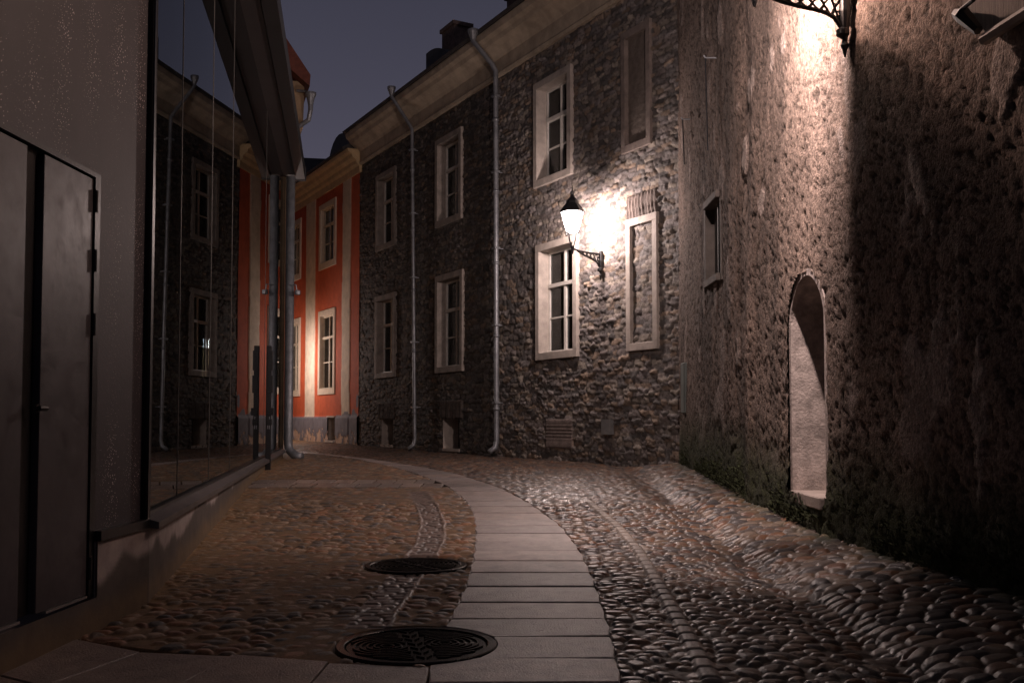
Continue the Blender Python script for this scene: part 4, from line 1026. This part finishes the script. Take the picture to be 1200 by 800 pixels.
        for k in range(13):
            a = a0 + (a1 - a0) * k / 12; v = Vector((math.cos(a), math.sin(a), 0)); cur = []
            for rr2 in (.95, .90):
                cur += [b.bm.verts.new(head + v * r0 * rr2 + Vector((0, 0, z0 + .03))), b.bm.verts.new(head + v * r1 * rr2 + Vector((0, 0, z1)))]
            if prev:
                for i, j in ((0, 1), (1, 3), (3, 2), (2, 0)): b.bm.faces.new((prev[i], prev[j], cur[j], cur[i]))
            prev = cur
        b.build('added_dimmer_shade', glass_mat('pale_added_dimmer_glass', (.57, .53, .50), 1.4, .3), t)
    b = MB(); b.lathe(head, [(.02, z0 + .02), (.025, z0 + .06), (.05, z0 + .12), (.05, z0 + .2), (.02, z0 + .25)], 10); b.build('bulb', L_BULB, t, smooth=True)
    return t, lampc
L_BULB = emit_glass('glowing_bulb', (1, .88, .78), 40.0, .9)
def point(name, loc, W_, col, rad=.05, parent=None):
    l = bpy.data.lights.new(name, 'POINT'); l.energy = W_; l.color = col; l.shadow_soft_size = rad
    o = bpy.data.objects.new(name, l); COL.objects.link(o); o.location = loc
    if parent: o.parent = parent; o.matrix_parent_inverse = parent.matrix_world.inverted()
    return o
uA, zA = SW.hit(706, 298); A0 = SW.pt(uA, zA, .0)
head = A0 + SW.n * .62; 
hr = ray(672, 291); head.z = CH + hr.z * head.y / hr.y
tA, lcA = lantern(A0 + Vector((0, 0, 0)), head, 'glowing cast iron lantern on a lattice bracket beside the lit window')
print('lamp A', lcA, 'wall', A0)
point('lamp_light', lcA, 430, (1, .77, .71), .11, tA)
# lamp B above the frame on the roughcast wall
Yb = rhit(998, 20)[0]; B0 = Vector((float(xr(Yb)) - .02, Yb, 4.45))
tB, lcB = lantern(B0, (1.92, Yb + .10, 4.50), 'cast iron lantern on a long lattice bracket high over the arched doorway', latt=5, arm_drop=.38, rot=R(17), dimmer=(R(-190), R(17)))
lcB.z -= .12
print('lamp B', lcB, B0)
point('lamp_light', lcB, 1100, (1, .77, .71), .045, tB)
# lamp C hangs round the corner opposite the red house
hC = Vector((-7.62, 30.7, 2.55))
mC = N.pt((hC - N.o).dot(N.d), 2.5, 0)
tC, lcC = lantern(mC, hC, 'lit lantern on the ochre house wall facing the red house', arm_drop=.3)
point('lamp_light', lcC, 190, (1, .80, .76), .08, tC)
# ------------------------------------------------------------------ world: deep dusk
w = bpy.data.worlds.new('World'); S.world = w; w.use_nodes = True; nt = w.node_tree; n = nt.nodes; L = nt.links
sky = n.new('ShaderNodeTexSky'); sky.sky_type = 'NISHITA'; sky.sun_disc = False; sky.sun_elevation = R(-1.45); sky.sun_rotation = R(-10); sky.air_density = 1; sky.dust_density = 2
mx = n.new('ShaderNodeMix'); mx.data_type = 'RGBA'; mx.blend_type = 'MIX'; mx.inputs[0].default_value = .75
hs = n.new('ShaderNodeRGBToBW')
L.new(sky.outputs[0], hs.inputs[0])
tint = n.new('ShaderNodeMix'); tint.data_type = 'RGBA'; tint.blend_type = 'MULTIPLY'; tint.inputs[0].default_value = 1; tint.inputs[7].default_value = (.95, .87, 1.38, 1)
L.new(hs.outputs[0], tint.inputs[6]); L.new(sky.outputs[0], mx.inputs[6]); L.new(tint.outputs[2], mx.inputs[7])
bg = n['Background']; L.new(mx.outputs[2], bg.inputs[0]); bg.inputs[1].default_value = .15
sun = bpy.data.lights.new('moon_light', 'SUN'); sun.energy = .02; sun.angle = R(12); sun.color = (.8, .85, 1); so = bpy.data.objects.new('moon_light', sun); COL.objects.link(so); so.rotation_euler = (R(35), 0, R(20))
S.view_settings.view_transform = 'Standard'; S.view_settings.look = 'None'; S.view_settings.exposure = 0; S.view_settings.gamma = 1
S.cycles.use_denoising = True
S.cycles.max_bounces = 8; S.cycles.sample_clamp_indirect = 4
